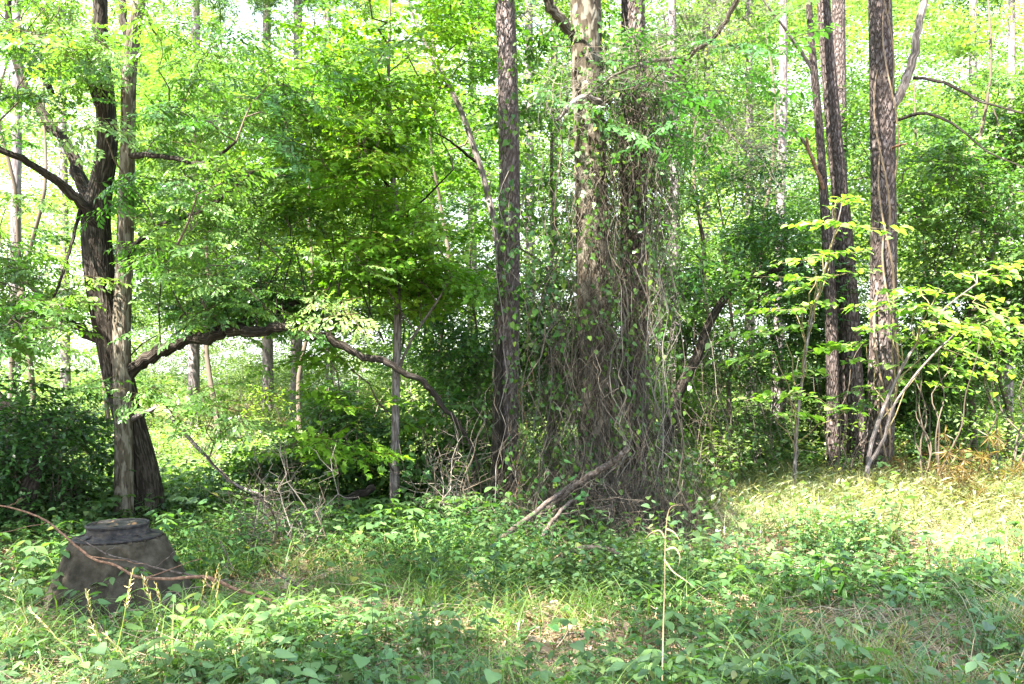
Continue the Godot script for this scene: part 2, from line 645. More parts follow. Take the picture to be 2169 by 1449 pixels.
	for variant in 2:                                    # knee-high weeds
		var g := Geo.new()
		for i in 9:
			var b := Vector3(R.randfn() * 0.16, 0, R.randfn() * 0.16)
			var top := b + Vector3(R.randfn() * 0.1, R.randf_range(0.2, 0.55), R.randfn() * 0.1)
			g.tube([b, b.lerp(top, 0.5) + Vector3(R.randfn() * 0.02, 0, 0), top], [0.003, 0.0022, 0.0012], 3, Color(0.9, 0.7, 0.5))
			for j in 11:
				var q := b.lerp(top, 0.25 + 0.75 * j / 10.0)
				var ax := (flat_dir(0.15 + R.randfn() * 0.25))
				var z := R.randf_range(0.035, 0.07)
				g.leaf(q + ax * 0.015, ax, up_about(0.35), z, z * (0.5 if variant == 0 else 0.8), ELLIPSE if variant == 0 else HEART, tone(), 0.2, 0.2)
		S["weed%d" % variant] = g
	var gt := Geo.new()
	for i in 7:
		var b := Vector3(R.randfn() * 0.25, R.randf_range(0.01, 0.08), R.randfn() * 0.25)
		var q := wiggle(b, b + flat_dir(R.randfn() * 0.15) * R.randf_range(0.2, 0.6), 0.015, 5)
		gt.tube(q, taper(R.randf_range(0.002, 0.005), 0.0015, 6), 3, tone(0.6, 1.7))
	S.sticks = gt
	# fans: several sprays round a branch end, which is what the crowns are made of
	for row in [["elm", ["elm0", "elm1", "elm2"], 7], ["maple", ["maple0", "maple1"], 7], ["small", ["small0", "small1"], 7], ["needle", ["needle"], 6], ["heart", ["heart"], 1]]:
		F[row[0]] = []
		for variant in 3:
			var g := Geo.new()
			for i in row[2]:
				var d := (Vector3(cos(i * 2.4), -0.15 + R.randfn() * 0.16, sin(i * 2.4)) + Vector3.RIGHT * 0.5).normalized()
				var t := tilt(d, up_about(0.2), R.randf_range(0.8, 1.15))
				t.origin = Vector3(R.randfn() * 0.22 + 0.12, R.randfn() * 0.11, R.randfn() * 0.26) - d * 0.08
				g.add(S[row[1][(i + variant) % row[1].size()]], t, R.randf_range(0.8, 1.2))
			F[row[0]].append(g.mesh(lm))
	# two metres of distant foliage
	F.far = []
	for variant in 2:
		var g := Geo.new()
		for i in 5:
			g.add(S.far, Transform3D(Basis(Vector3.UP, R.randf() * TAU), Vector3(R.randfn(), R.randfn() * 0.5, R.randfn()) * 0.6), R.randf_range(0.7, 1.3))
		F.far.append(g.mesh(lm))
	# mats of ground plants, a metre and a half across
	for key in ["round0", "round1", "round2", "three0", "three1", "creeper", "grass0", "grass1", "stilt", "weed0", "weed1", "litter0", "litter1", "sticks"]:
		F[key] = []
		for variant in 2:
			var g := Geo.new()
			for i in 7:
				var a := i * 2.4 + variant
				var o := Vector3(cos(a), 0, sin(a)) * 0.24 * sqrt(i) + Vector3(R.randfn(), 0, R.randfn()) * 0.06
				g.add(S[key], Transform3D(Basis(Vector3.UP, R.randf() * TAU) * R.randf_range(0.55, 1.45), o), R.randf_range(0.6, 1.25))
			F[key].append(g.mesh(M.litter if key.begins_with("litter") else (M.twig if key == "sticks" else lm)))

# ================================================================= the place
func _ready() -> void:
	R.seed = 4711
	wob.seed = 5
	wob.frequency = 0.02
	wob.fractal_octaves = 3
	camera_and_light()
	materials()
	make_sprays()
	ground()
	forked_tree()
	maple_sapling()
	pines_and_trunks()
	vine_column()
	right_saplings()
	understory()
	far_wood()
	overhead()
	manhole()
	fallen_wood()
	flora()
	stalks_and_seedlings()

func camera_and_light() -> void:
	var cam := Camera3D.new()
	cam.name = "camera"
	cam.position = Vector3(0, EYE, 0)
	cam.rotation.x = PITCH
	cam.fov = rad_to_deg(2.0 * atan(724.5 / FOCAL))
	cam.near = 0.05
	cam.far = 400.0
	add_child(cam)
	cam.current = true
	var env := Environment.new()
	env.background_mode = Environment.BG_SKY
	var sky := ProceduralSkyMaterial.new()
	sky.sky_top_color = Color(0.71, 0.79, 0.90)
	sky.sky_horizon_color = Color(0.95, 0.955, 0.965)
	sky.sky_curve = 0.2
	sky.ground_bottom_color = Color(0.25, 0.27, 0.2)
	sky.ground_horizon_color = Color(0.6, 0.62, 0.58)
	sky.sun_angle_max = 25.0
	env.sky = Sky.new()
	env.sky.sky_material = sky
	env.background_energy_multiplier = 0.62
	env.tonemap_mode = Environment.TONE_MAPPER_LINEAR
	env.tonemap_exposure = 10.8
	env.sdfgi_enabled = true
	env.ssao_enabled = true
	env.ssil_enabled = true
	var we := WorldEnvironment.new()
	we.name = "world_environment"
	we.environment = env
	add_child(we)
	var sun := DirectionalLight3D.new()
	sun.name = "sun"
	sun.basis = Basis.looking_at(-SUN)
	sun.light_energy = 1.6
	sun.light_color = Color(1.0, 0.97, 0.92)
	sun.light_angular_distance = 0.55
	sun.shadow_enabled = true
	add_child(sun)
	# gaps in the canopy, where the sun comes down to the ground: x, z, half-sizes
	bare = [AABB(Vector3(-5.7, 1.0, -12.9), Vector3(1.5, 4.6, 2.4)), AABB(Vector3(-4.9, 1.2, -10.5), Vector3(1.5, 3.4, 3.0)), AABB(Vector3(-1.75, 0.2, -13.4), Vector3(0.4, 4.0, 4.0)), AABB(Vector3(-0.3, 0.2, -13.2), Vector3(0.5, 8.0, 5.0)), AABB(Vector3(4.9, 2.6, -14.3), Vector3(0.8, 5.0, 5.0))]
	shades = [[-2.8, -8.2, 1.0, 0.8], [0.9, -12.0, 1.0, 0.9], [1.7, -13.0, 0.9, 0.8], [-6.0, -12.0, 1.6, 1.2], [-1.6, -11.4, 1.5, 0.9], [3.9, -7.4, 2.0, 1.0]]
	clearings = [[6.9, -13.1, 4.6, 2.9], [-4.5, -22.0, 4.5, 6.0], [-2.8, -6.7, 1.0, 0.5], [-0.9, -10.6, 0.8, 0.6], [0.2, -23.0, 3.0, 4.0], [8.0, -24.0, 5.0, 4.0]]

func materials() -> void:
	M.leaf = leaf_material(0.34, Color(0.92, 1.0, 0.55))
	M.litter = leaf_material(0.8, Color(0.5, 0.4, 0.25), 0.3)
	M.twig = plain(Color(0.18, 0.158, 0.13))
	M.twig_dark = plain(Color(0.09, 0.072, 0.055))
	M.bark_dark = bark(Color(0.022, 0.018, 0.015), Color(0.06, 0.05, 0.041), Color(0.12, 0.108, 0.09), "furrows", 1.6)
	M.bark_pine = bark(Color(0.045, 0.034, 0.03), Color(0.12, 0.096, 0.088), Color(0.19, 0.163, 0.162), "plates", 4.0)
	M.bark_pink = bark(Color(0.075, 0.058, 0.054), Color(0.165, 0.135, 0.132), Color(0.25, 0.218, 0.222), "plates", 3.0)
	M.bark_pale = bark(Color(0.028, 0.022, 0.016), Color(0.062, 0.05, 0.036), Color(0.14, 0.126, 0.10), "blotch", 1.0)
	M.bark_brown = bark(Color(0.04, 0.032, 0.024), Color(0.095, 0.08, 0.06), Color(0.17, 0.155, 0.125), "blotch", 1.0)
	M.bark_grey = bark(Color(0.07, 0.055, 0.05), Color(0.15, 0.125, 0.115), Color(0.25, 0.222, 0.21), "blotch", 0.8)
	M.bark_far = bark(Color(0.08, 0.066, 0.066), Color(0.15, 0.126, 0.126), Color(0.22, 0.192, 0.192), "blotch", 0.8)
	M.soil = grainy(Color(0.07, 0.05, 0.03), Color(0.15, 0.10, 0.06), Color(0.27, 0.19, 0.11), 0.9, 0.95, 3.0)
	M.concrete = grainy(Color(0.015, 0.0125, 0.008), Color(0.034, 0.028, 0.019), Color(0.07, 0.06, 0.045), 1.0, 0.95, 1.0)
	M.iron = grainy(Color(0.010, 0.010, 0.011), Color(0.022, 0.021, 0.021), Color(0.06, 0.05, 0.042), 2.5, 0.6, 0.25)
	M.deadwood = grainy(Color(0.035, 0.026, 0.02), Color(0.075, 0.058, 0.048), Color(0.17, 0.145, 0.13), 3.5, 0.9, 0.5)
	M.redwood = grainy(Color(0.06, 0.036, 0.026), Color(0.16, 0.088, 0.055), Color(0.3, 0.19, 0.13), 3.5, 0.9, 0.4)

func ground() -> void:
	var g := Geo.new()
	var xs := []
	var zs := []
	var x := -60.0
	while x <= 60.0:
		xs.append(x)
		x += 0.2 if absf(x) < 9.0 else (0.8 if absf(x) < 26.0 else 6.0)
	var z := 12.0
	while z >= -110.0:
		zs.append(z)
		z -= 0.2 if z < -2.0 and z > -19.0 else (0.9 if z > -50.0 else 6.0)
	for zz in zs:
		for xx in xs:
			g.v.append(on(xx, zz))
			var e := 0.1
			g.n.append(Vector3(gh(xx - e, zz) - gh(xx + e, zz), 2.0 * e, gh(xx, zz - e) - gh(xx, zz + e)).normalized())
			g.uv.append(Vector2(xx, zz))
			g.c.append(Color.WHITE)
	var w := xs.size()
	for j in zs.size() - 1:
		for i in w - 1:
			var a := j * w + i
			g.ix.append_array(PackedInt32Array([a, a + w, a + 1, a + 1, a + w, a + w + 1]))
	var o := part(self, "ground", g.mesh(M.soil))
	tag(o, "brown forest soil under low green plants", "ground", "", "structure")

func forked_tree() -> void:
	var t := thing("forked_tree", "large dark forked tree with a long arching limb behind the concrete manhole", "tree", below(312, 12.9))
	var sk := []
	limb(t, "trunk", [[318, 1135, 12.9, 0.2175], [312, 1060, 12.9, 0.2044], [298, 980, 12.85, 0.1931], [278, 900, 12.8, 0.1870], [252, 800, 12.8, 0.1827], [232, 700, 12.8, 0.1783], [214, 600, 12.8, 0.1783], [205, 520, 12.8, 0.1827], [203, 460, 12.8, 0.1740], [216, 380, 12.8, 0.1479], [226, 300, 12.8, 0.1305], [222, 200, 12.8, 0.1131], [212, 90, 12.8, 0.0957], [215, -80, 12.8, 0.0783], [225, -330, 12.9, 0.0435]], M.bark_dark, sk, 22, 0.14, 6, 0.12)
	limb(t, "second_trunk", [[262, 1140, 12.45, 0.125], [262, 1040, 12.45, 0.115], [262, 940, 12.45, 0.112], [260, 840, 12.5, 0.11], [258, 740, 12.5, 0.108], [260, 640, 12.5, 0.105], [265, 520, 12.5, 0.10], [268, 400, 12.45, 0.095], [271, 280, 12.4, 0.09], [273, 160, 12.3, 0.088], [285, 60, 12.2, 0.085], [302, -60, 12.2, 0.07], [320, -320, 12.2, 0.04]], M.bark_brown, sk, 14, 0.1, 5, 0.15)
	limb(t, "arching_limb", [[236, 835, 12.7, 0.085], [280, 782, 12.5, 0.08], [330, 752, 12.35, 0.078], [380, 728, 12.2, 0.076], [440, 716, 12.05, 0.07], [490, 699, 11.95, 0.068], [540, 702, 11.9, 0.062], [600, 694, 11.8, 0.054], [650, 712, 11.8, 0.052], [700, 718, 11.8, 0.046], [770, 757, 11.8, 0.041], [810, 762, 11.8, 0.04], [850, 786, 11.8, 0.037], [905, 815, 11.9, 0.036], [935, 858, 12.0, 0.034], [965, 890, 12.1, 0.028], [990, 930, 12.2, 0.02], [1012, 985, 12.3, 0.012], [1020, 1050, 12.4, 0.005]], M.bark_dark, sk, 12, 0.16)
	for i in 16:                                             # upright shoots from the arch
		var s: Vector3 = at(330 + i * 34 + R.randf() * 20, 740 - 50 * sin((i + 1) * 0.19), 12.1)
		var w := wiggle(s, s + Vector3(R.randfn() * 0.25, R.randf_range(0.7, 1.8), R.randfn() * 0.3), 0.03, 5)
		var g := Geo.new()
		g.tube(w, taper(0.012, 0.004, w.size()), 5)
		part(t, "shoot", g.mesh(M.bark_dark))
		sk.append(w[4])
	limb(t, "arching_limb", [[345, 748, 12.3, 0.062], [420, 710, 12.4, 0.06], [505, 688, 12.5, 0.055], [560, 662, 12.6, 0.045], [630, 640, 12.7, 0.035], [700, 600, 12.8, 0.02]], M.bark_dark, sk, 9)
	limb(t, "limb", [[208, 480, 12.7, 0.085], [165, 420, 12.5, 0.062], [100, 370, 12.3, 0.05], [30, 330, 12.1, 0.043], [-80, 280, 11.9, 0.036]], M.bark_dark, sk, 10)
	limb(t, "limb", [[200, 450, 12.9, 0.10], [165, 360, 13.1, 0.08], [125, 285, 13.3, 0.07], [60, 200, 13.5, 0.06], [30, 100, 13.6, 0.052], [10, -60, 13.6, 0.04]], M.bark_dark, sk, 10)
	limb(t, "limb", [[212, 722, 12.8, 0.06], [160, 690, 13.0, 0.055], [110, 650, 13.2, 0.05], [60, 600, 13.4, 0.035], [-30, 520, 13.6, 0.02]], M.bark_dark, sk, 8)
	limb(t, "limb", [[278, 890, 12.5, 0.035], [335, 862, 12.2, 0.032], [372, 895, 12.0, 0.028], [430, 960, 11.8, 0.022], [490, 1020, 11.7, 0.018], [555, 1050, 11.6, 0.012]], M.bark_grey, sk, 7)
	limb(t, "limb", [[268, 545, 12.4, 0.035], [305, 500, 12.0, 0.03], [370, 465, 11.6, 0.026], [440, 440, 11.3, 0.02], [540, 360, 11.0, 0.012]], M.bark_dark, sk, 7)
	limb(t, "limb", [[225, 250, 12.8, 0.07], [180, 140, 12.9, 0.06], [120, 60, 13.0, 0.05], [40, -30, 13.0, 0.04]], M.bark_dark, sk, 8)
	limb(t, "limb", [[276, 110, 12.3, 0.05], [262, 40, 12.5, 0.045], [255, -60, 12.7, 0.04]], M.bark_dark, sk, 8)
	limb(t, "limb", [[272, 330, 12.4, 0.04], [340, 330, 12.0, 0.03], [430, 345, 11.5, 0.025], [500, 300, 11.1, 0.015]], M.bark_dark, sk, 7)
	limb(t, "limb", [[110, 200, 13.4, 0.045], [60, 80, 13.0, 0.045], [0, 60, 12.7, 0.04], [-60, 30, 12.4, 0.03]], M.bark_dark, sk, 7)
	limb(t, "limb", [[170, 445, 12.7, 0.03], [150, 520, 12.3, 0.022], [130, 590, 12.0, 0.02], [85, 700, 11.7, 0.012]], M.bark_dark, sk, 6)
	var e := [ell(330, 230, 300, 230, 12.0, 2.6), ell(110, 180, 260, 240, 12.3, 2.4), ell(520, 320, 180, 190, 11.6, 2.0), ell(470, 560, 260, 140, 12.0, 2.0), ell(90, 560, 160, 180, 12.2, 1.8), ell(640, 620, 220, 110, 12.0, 1.5), ell(330, 860, 180, 70, 11.6, 1.0), ell(160, 800, 160, 90, 11.4, 1.0, 1.4), ell(60, 700, 120, 90, 11.2, 1.0), ell(560, 640, 260, 60, 13.0, 0.8, 2.2)]
	crown(t, sk, e, 330, "elm", M.twig_dark, Color(0.065, 0.165, 0.045), Color(0.185, 0.32, 0.085))
	crown(t, sk, e, 110, "elm", M.twig_dark, Color(0.085, 0.195, 0.05), Color(0.23, 0.36, 0.10))
	# the part of the crown over the frame, which shades the ground in front
	crown(t, sk, [[at(230, -250, 12.5), Vector3(3.0, 1.6, 2.8), 1.0]], 45, "elm", M.twig_dark, Color(0.06, 0.16, 0.03), Color(0.13, 0.26, 0.05), 1.15)

func maple_sapling() -> void:
	var t := thing("maple_sapling", "slender young maple with bright lobed leaves at the tip of the arching limb", "tree", below(836, 13.4))
	var sk := []
	limb(t, "trunk", [[834, 1085, 13.4, 0.068], [836, 980, 13.4, 0.06], [838, 880, 13.4, 0.056], [840, 780, 13.4, 0.054], [843, 640, 13.4, 0.05], [842, 500, 13.4, 0.05], [834, 400, 13.4, 0.04], [826, 300, 13.4, 0.032], [822, 180, 13.4, 0.025], [826, 40, 13.4, 0.018], [824, -120, 13.4, 0.01]], M.bark_grey, sk, 10, 0.1, 5, 0.15)
	limb(t, "limb", [[841, 425, 13.4, 0.032], [815, 385, 13.6, 0.028], [770, 300, 13.8, 0.02], [720, 190, 13.9, 0.012]], M.bark_dark, sk, 6)
	limb(t, "limb", [[838, 330, 13.4, 0.018], [780, 300, 13.2, 0.014], [700, 330, 13.0, 0.008]], M.bark_dark, sk, 5)
	limb(t, "limb", [[842, 480, 13.4, 0.02], [900, 420, 13.0, 0.014], [960, 360, 12.8, 0.008]], M.bark_dark, sk, 5)
	limb(t, "limb", [[838, 800, 13.3, 0.022], [872, 720, 13.0, 0.018], [925, 640, 12.8, 0.014], [955, 590, 12.7, 0.008]], M.bark_grey, sk, 6)
	var e := [ell(800, 120, 170, 200, 13.4, 1.6), ell(800, 330, 200, 160, 13.3, 1.6), ell(760, 520, 200, 120, 13.2, 1.5), ell(900, 560, 130, 120, 13.2, 1.2), ell(790, 700, 170, 90, 13.0, 1.2), ell(780, 890, 120, 100, 13.0, 1.0)]
	crown(t, sk, e, 170, "maple", M.twig_dark, Color(0.10, 0.24, 0.022), Color(0.25, 0.43, 0.045), 1.0, 0.1)
	crown(t, sk, e, 110, "maple", M.twig_dark, Color(0.12, 0.27, 0.025), Color(0.3, 0.46, 0.05), 0.9, 0.1)

# a plain tall stem from pixel rows, with a few snags
func stem(called: String, label: String, rows: Array, mat: Material, sides := 14, rough := 0.1, group := "") -> Array:
	var t := thing(called, label, "tree", below(rows[0][0], rows[0][2]), group)
	var sk := []
	limb(t, "trunk", rows, mat, sk, sides, rough, 5, 0.22)
	return [t, sk]

func snags(t: Node3D, sk: Array, count: int, reach: float, mat: Material) -> void:
	for i in count:
		var p: Vector3 = sk[int(R.randf_range(0.2, 0.98) * (sk.size() - 1))]
		var d := flat_dir(-0.3 + R.randfn() * 0.4)
		var q := wiggle(p, p + d * reach * R.randf_range(0.4, 1.3), 0.05, 5, 0.03)
		var g := Geo.new()
		g.tube(q, taper(R.randf_range(0.009, 0.02), 0.003, q.size()), 5)
		for k in 3:
			var b: Vector3 = q[2 + k % 3]
			var w := wiggle(b, b + (d + flat_dir(R.randfn() * 0.4) * 0.9) * reach * 0.4, 0.03, 4)
			g.tube(w, taper(0.006, 0.002, w.size()), 4)
		part(t, "bare_branch", g.mesh(mat))

func pines_and_trunks() -> void:
	# the pine left of the vine column
	var a := stem("pine_tree", "straight pine with pinkish grey bark plates, left of the vine wrapped trunks", [[1073, 1110, 13.2, 0.17], [1073, 980, 13.2, 0.158], [1074, 840, 13.2, 0.152], [1076, 700, 13.2, 0.148], [1078, 540, 13.2, 0.142], [1079, 400, 13.2, 0.14], [1077, 260, 13.2, 0.135], [1074, 120, 13.2, 0.132], [1068, -20, 13.2, 0.13], [1062, -300, 13.2, 0.12], [1060, -700, 13.2, 0.08]], M.bark_pink, 26, 0.06)
	snags(a[0], a[1], 6, 0.7, M.twig)
	a = stem("dead_stem", "dark dead stem leaning against the left side of the straight pine", [[1060, 1100, 13.0, 0.10], [1056, 960, 13.0, 0.085], [1054, 860, 13.02, 0.07], [1058, 760, 13.03, 0.045], [1060, 715, 13.05, 0.012]], M.bark_dark, 10, 0.2)
	# central pale trunk
	a = stem("pale_tree", "thick pale blotchy trunk in front, draped with dry vines", [[1272, 1175, 12.2, 0.27], [1268, 1040, 12.2, 0.235], [1264, 900, 12.2, 0.222], [1261, 760, 12.2, 0.212], [1258, 620, 12.2, 0.205], [1254, 480, 12.2, 0.20], [1250, 340, 12.2, 0.197], [1245, 200, 12.2, 0.193], [1241, 60, 12.2, 0.19], [1240, -80, 12.2, 0.185], [1245, -320, 12.2, 0.16], [1240, -700, 12.2, 0.1]], M.bark_pale, 26, 0.05)
	limb(a[0], "limb", [[1228, 80, 12.2, 0.085], [1196, 50, 12.1, 0.07], [1165, 15, 12.0, 0.06], [1135, -40, 11.9, 0.05], [1060, -160, 11.8, 0.03]], M.bark_pale, a[1], 9)
	limb(a[0], "limb", [[1280, 230, 12.1, 0.045], [1235, 205, 11.5, 0.04], [1180, 255, 11.2, 0.02]], M.bark_grey, a[1], 6)
	var tl: Node3D = a[0]
	crown(tl, a[1], [[at(1260, -260, 12.0), Vector3(3.2, 1.6, 3.0), 1.0], [at(1330, -560, 12.4), Vector3(3.0, 1.8, 3.0), 0.8]], 190, "elm", M.twig_dark, Color(0.06, 0.15, 0.03), Color(0.13, 0.25, 0.05), 1.2)
	# vine-wrapped pine right of it
	a = stem("vine_wrapped_pine", "purplish brown pine trunk buried in dry vines, right of the thick pale trunk", [[1344, 1165, 12.6, 0.25], [1345, 1080, 12.6, 0.21], [1346, 960, 12.6, 0.19], [1345, 820, 12.6, 0.18], [1344, 660, 12.6, 0.172], [1343, 500, 12.6, 0.165], [1342, 340, 12.6, 0.16], [1342, 180, 12.6, 0.155], [1340, 20, 12.6, 0.15], [1338, -200, 12.6, 0.14], [1338, -600, 12.6, 0.09]], M.bark_pine, 24, 0.08)
	snags(a[0], a[1], 8, 0.8, M.twig)
	# right-hand pine with the white fork
	a = stem("pine_tree", "big brown pine with a whitish forking limb and thin vines, right side of the wood", [[1852, 1090, 14.3, 0.22], [1862, 960, 14.3, 0.20], [1868, 820, 14.3, 0.19], [1872, 680, 14.3, 0.182], [1872, 540, 14.3, 0.178], [1871, 400, 14.3, 0.175], [1869, 260, 14.3, 0.172], [1866, 120, 14.3, 0.168], [1863, -20, 14.3, 0.165], [1858, -250, 14.3, 0.15], [1855, -650, 14.3, 0.1]], M.bark_pine, 26, 0.07)
	limb(a[0], "limb", [[1884, 240, 14.25, 0.07], [1905, 200, 14.2, 0.065], [1928, 140, 14.1, 0.06], [1945, 60, 14.0, 0.055], [1962, -10, 14.0, 0.05], [1985, -80, 13.9, 0.04]], M.bark_grey, a[1], 9)
	limb(a[0], "limb", [[1888, 260, 14.2, 0.024], [1960, 240, 13.8, 0.022], [2030, 270, 13.5, 0.018], [2090, 320, 13.3, 0.014], [2169, 355, 13.0, 0.010]], M.bark_dark, a[1], 7)
	limb(a[0], "limb", [[1935, 165, 14.1, 0.025], [2000, 175, 13.8, 0.022], [2080, 215, 13.5, 0.018], [2169, 240, 13.2, 0.012]], M.bark_dark, a[1], 6)
	limb(a[0], "broken_snag", [[1884, 315, 14.2, 0.02], [1905, 308, 14.0, 0.018], [1922, 304, 13.9, 0.01]], M.redwood, a[1], 6)
	for k in 3:
		var g := Geo.new()
		var q := []
		for i in 34:
			var y := 1050.0 - i * 34.0
			q.append(at(1868 + sin(i * 0.45 + k * 2.1) * 17 + k * 9, y, 14.08 + cos(i * 0.45 + k * 2.1) * 0.12))
		g.tube(q, taper(0.02, 0.01, q.size()), 5, Color(0.9, 0.75, 0.62))
		part(a[0], "vine_stem", g.mesh(M.twig))
	# leaning pine and its neighbours
	a = stem("pine_tree", "leaning dark grey pine between the thin broken pine and the big brown pine", [[1822, 1090, 15.3, 0.17], [1812, 900, 15.3, 0.155], [1803, 720, 15.3, 0.145], [1793, 560, 15.3, 0.135], [1780, 420, 15.3, 0.125], [1766, 280, 15.3, 0.115], [1754, 140, 15.3, 0.108], [1744, 0, 15.3, 0.10], [1725, -260, 15.3, 0.09], [1700, -600, 15.3, 0.06]], M.bark_pine, 18, 0.07)
	snags(a[0], a[1], 4, 0.7, M.twig_dark)
	a = stem("pine_tree", "thin pinkish pine with a broken orange branch, left of the leaning grey pine", [[1768, 1085, 14.8, 0.11], [1765, 900, 14.8, 0.098], [1762, 700, 14.8, 0.09], [1753, 520, 14.8, 0.078], [1744, 400, 14.8, 0.066], [1736, 280, 14.8, 0.06], [1727, 180, 14.8, 0.056], [1719, 90, 14.8, 0.05], [1712, -20, 14.8, 0.045], [1700, -260, 14.8, 0.03]], M.bark_pine, 14, 0.06)
	limb(a[0], "broken_branch", [[1744, 400, 14.75, 0.03], [1728, 355, 14.6, 0.028], [1714, 320, 14.5, 0.026], [1708, 282, 14.45, 0.012]], M.redwood, a[1], 7)
	limb(a[0], "broken_branch", [[1722, 335, 14.6, 0.024], [1695, 290, 14.5, 0.022], [1664, 256, 14.4, 0.012]], M.bark_grey, a[1], 7)
	limb(a[0], "limb", [[1720, 145, 14.8, 0.03], [1690, 100, 14.7, 0.025], [1655, 50, 14.6, 0.02], [1620, 5, 14.5, 0.015], [1580, -60, 14.4, 0.01]], M.bark_grey, a[1], 6)
	a = stem("pine_tree", "paired dark trunk standing right beside the foot of the leaning grey pine", [[1790, 1085, 15.9, 0.16], [1786, 900, 15.9, 0.15], [1782, 750, 15.9, 0.14], [1779, 600, 15.9, 0.125], [1778, 400, 16.2, 0.12], [1777, 200, 16.5, 0.115], [1776, 0, 16.8, 0.11], [1776, -400, 17.0, 0.08]], M.bark_pine, 14, 0.06)
	# arching dark tree behind the vine column
	a = stem("arching_tree", "dark crooked tree arching rightward behind the vine wrapped pine", [[1395, 1080, 15.2, 0.12], [1405, 960, 15.2, 0.10], [1430, 850, 15.2, 0.09], [1475, 760, 15.2, 0.075], [1500, 690, 15.2, 0.065], [1545, 620, 15.2, 0.055], [1600, 585, 15.2, 0.045], [1700, 560, 15.2, 0.02]], M.bark_dark, 10, 0.1)
	crown(a[0], a[1], [ell(1540, 640, 190, 110, 15.2, 1.4), ell(1500, 520, 160, 90, 15.2, 1.4), ell(1620, 700, 120, 110, 15.4, 1.2)], 44, "small", M.twig_dark, Color(0.05, 0.14, 0.04), Color(0.13, 0.25, 0.06))
	# slender leaning grey stems near the top centre
	a = stem("leaning_sapling", "slender pale grey sapling leaning left toward the young maple crown", [[1062, 1060, 14.6, 0.05], [1050, 760, 14.6, 0.05], [1056, 540, 14.6, 0.052], [1030, 400, 14.6, 0.046], [1006, 320, 14.6, 0.044], [978, 240, 14.6, 0.04], [945, 170, 14.6, 0.034], [905, 100, 14.6, 0.026], [870, 20, 14.6, 0.018], [850, -80, 14.6, 0.01]], M.bark_grey, 9, 0.06)
	limb(a[0], "limb", [[1012, 345, 14.6, 0.026], [985, 325, 14.5, 0.022], [955, 300, 14.4, 0.016], [920, 280, 14.3, 0.01]], M.bark_dark, a[1], 6)
	limb(a[0], "limb", [[950, 180, 14.6, 0.02], [915, 190, 14.4, 0.02], [888, 165, 14.3, 0.016], [860, 110, 14.2, 0.008]], M.bark_dark, a[1], 6)
	crown(a[0], a[1], [ell(960, 120, 110, 130, 14.6, 1.0), ell(1000, 420, 110, 130, 14.8, 1.0)], 60, "maple", M.twig_dark, Color(0.09, 0.22, 0.03), Color(0.2, 0.36, 0.05))
	# left edge
	a = stem("leaning_tree", "thick dark trunk leaning left from the forked tree's foot", [[215, 1130, 12.9, 0.11], [170, 1065, 12.9, 0.11], [125, 1010, 12.95, 0.105], [60, 930, 13.0, 0.10], [-40, 800, 13.2, 0.08]], M.bark_dark, 12, 0.12)
	a = stem("crooked_tree", "short dark crooked trunk under thick leaves, leftmost in the wood", [[40, 1180, 11.6, 0.13], [48, 1110, 11.6, 0.115], [60, 1040, 11.6, 0.10], [85, 970, 11.7, 0.08], [115, 930, 12.0, 0.05]], M.bark_dark, 12, 0.15)
	crown(a[0], a[1], [ell(90, 900, 130, 90, 11.6, 0.9), ell(30, 1000, 90, 90, 11.4, 0.7)], 20, "small", M.twig_dark, Color(0.03, 0.085, 0.025), Color(0.07, 0.16, 0.04))

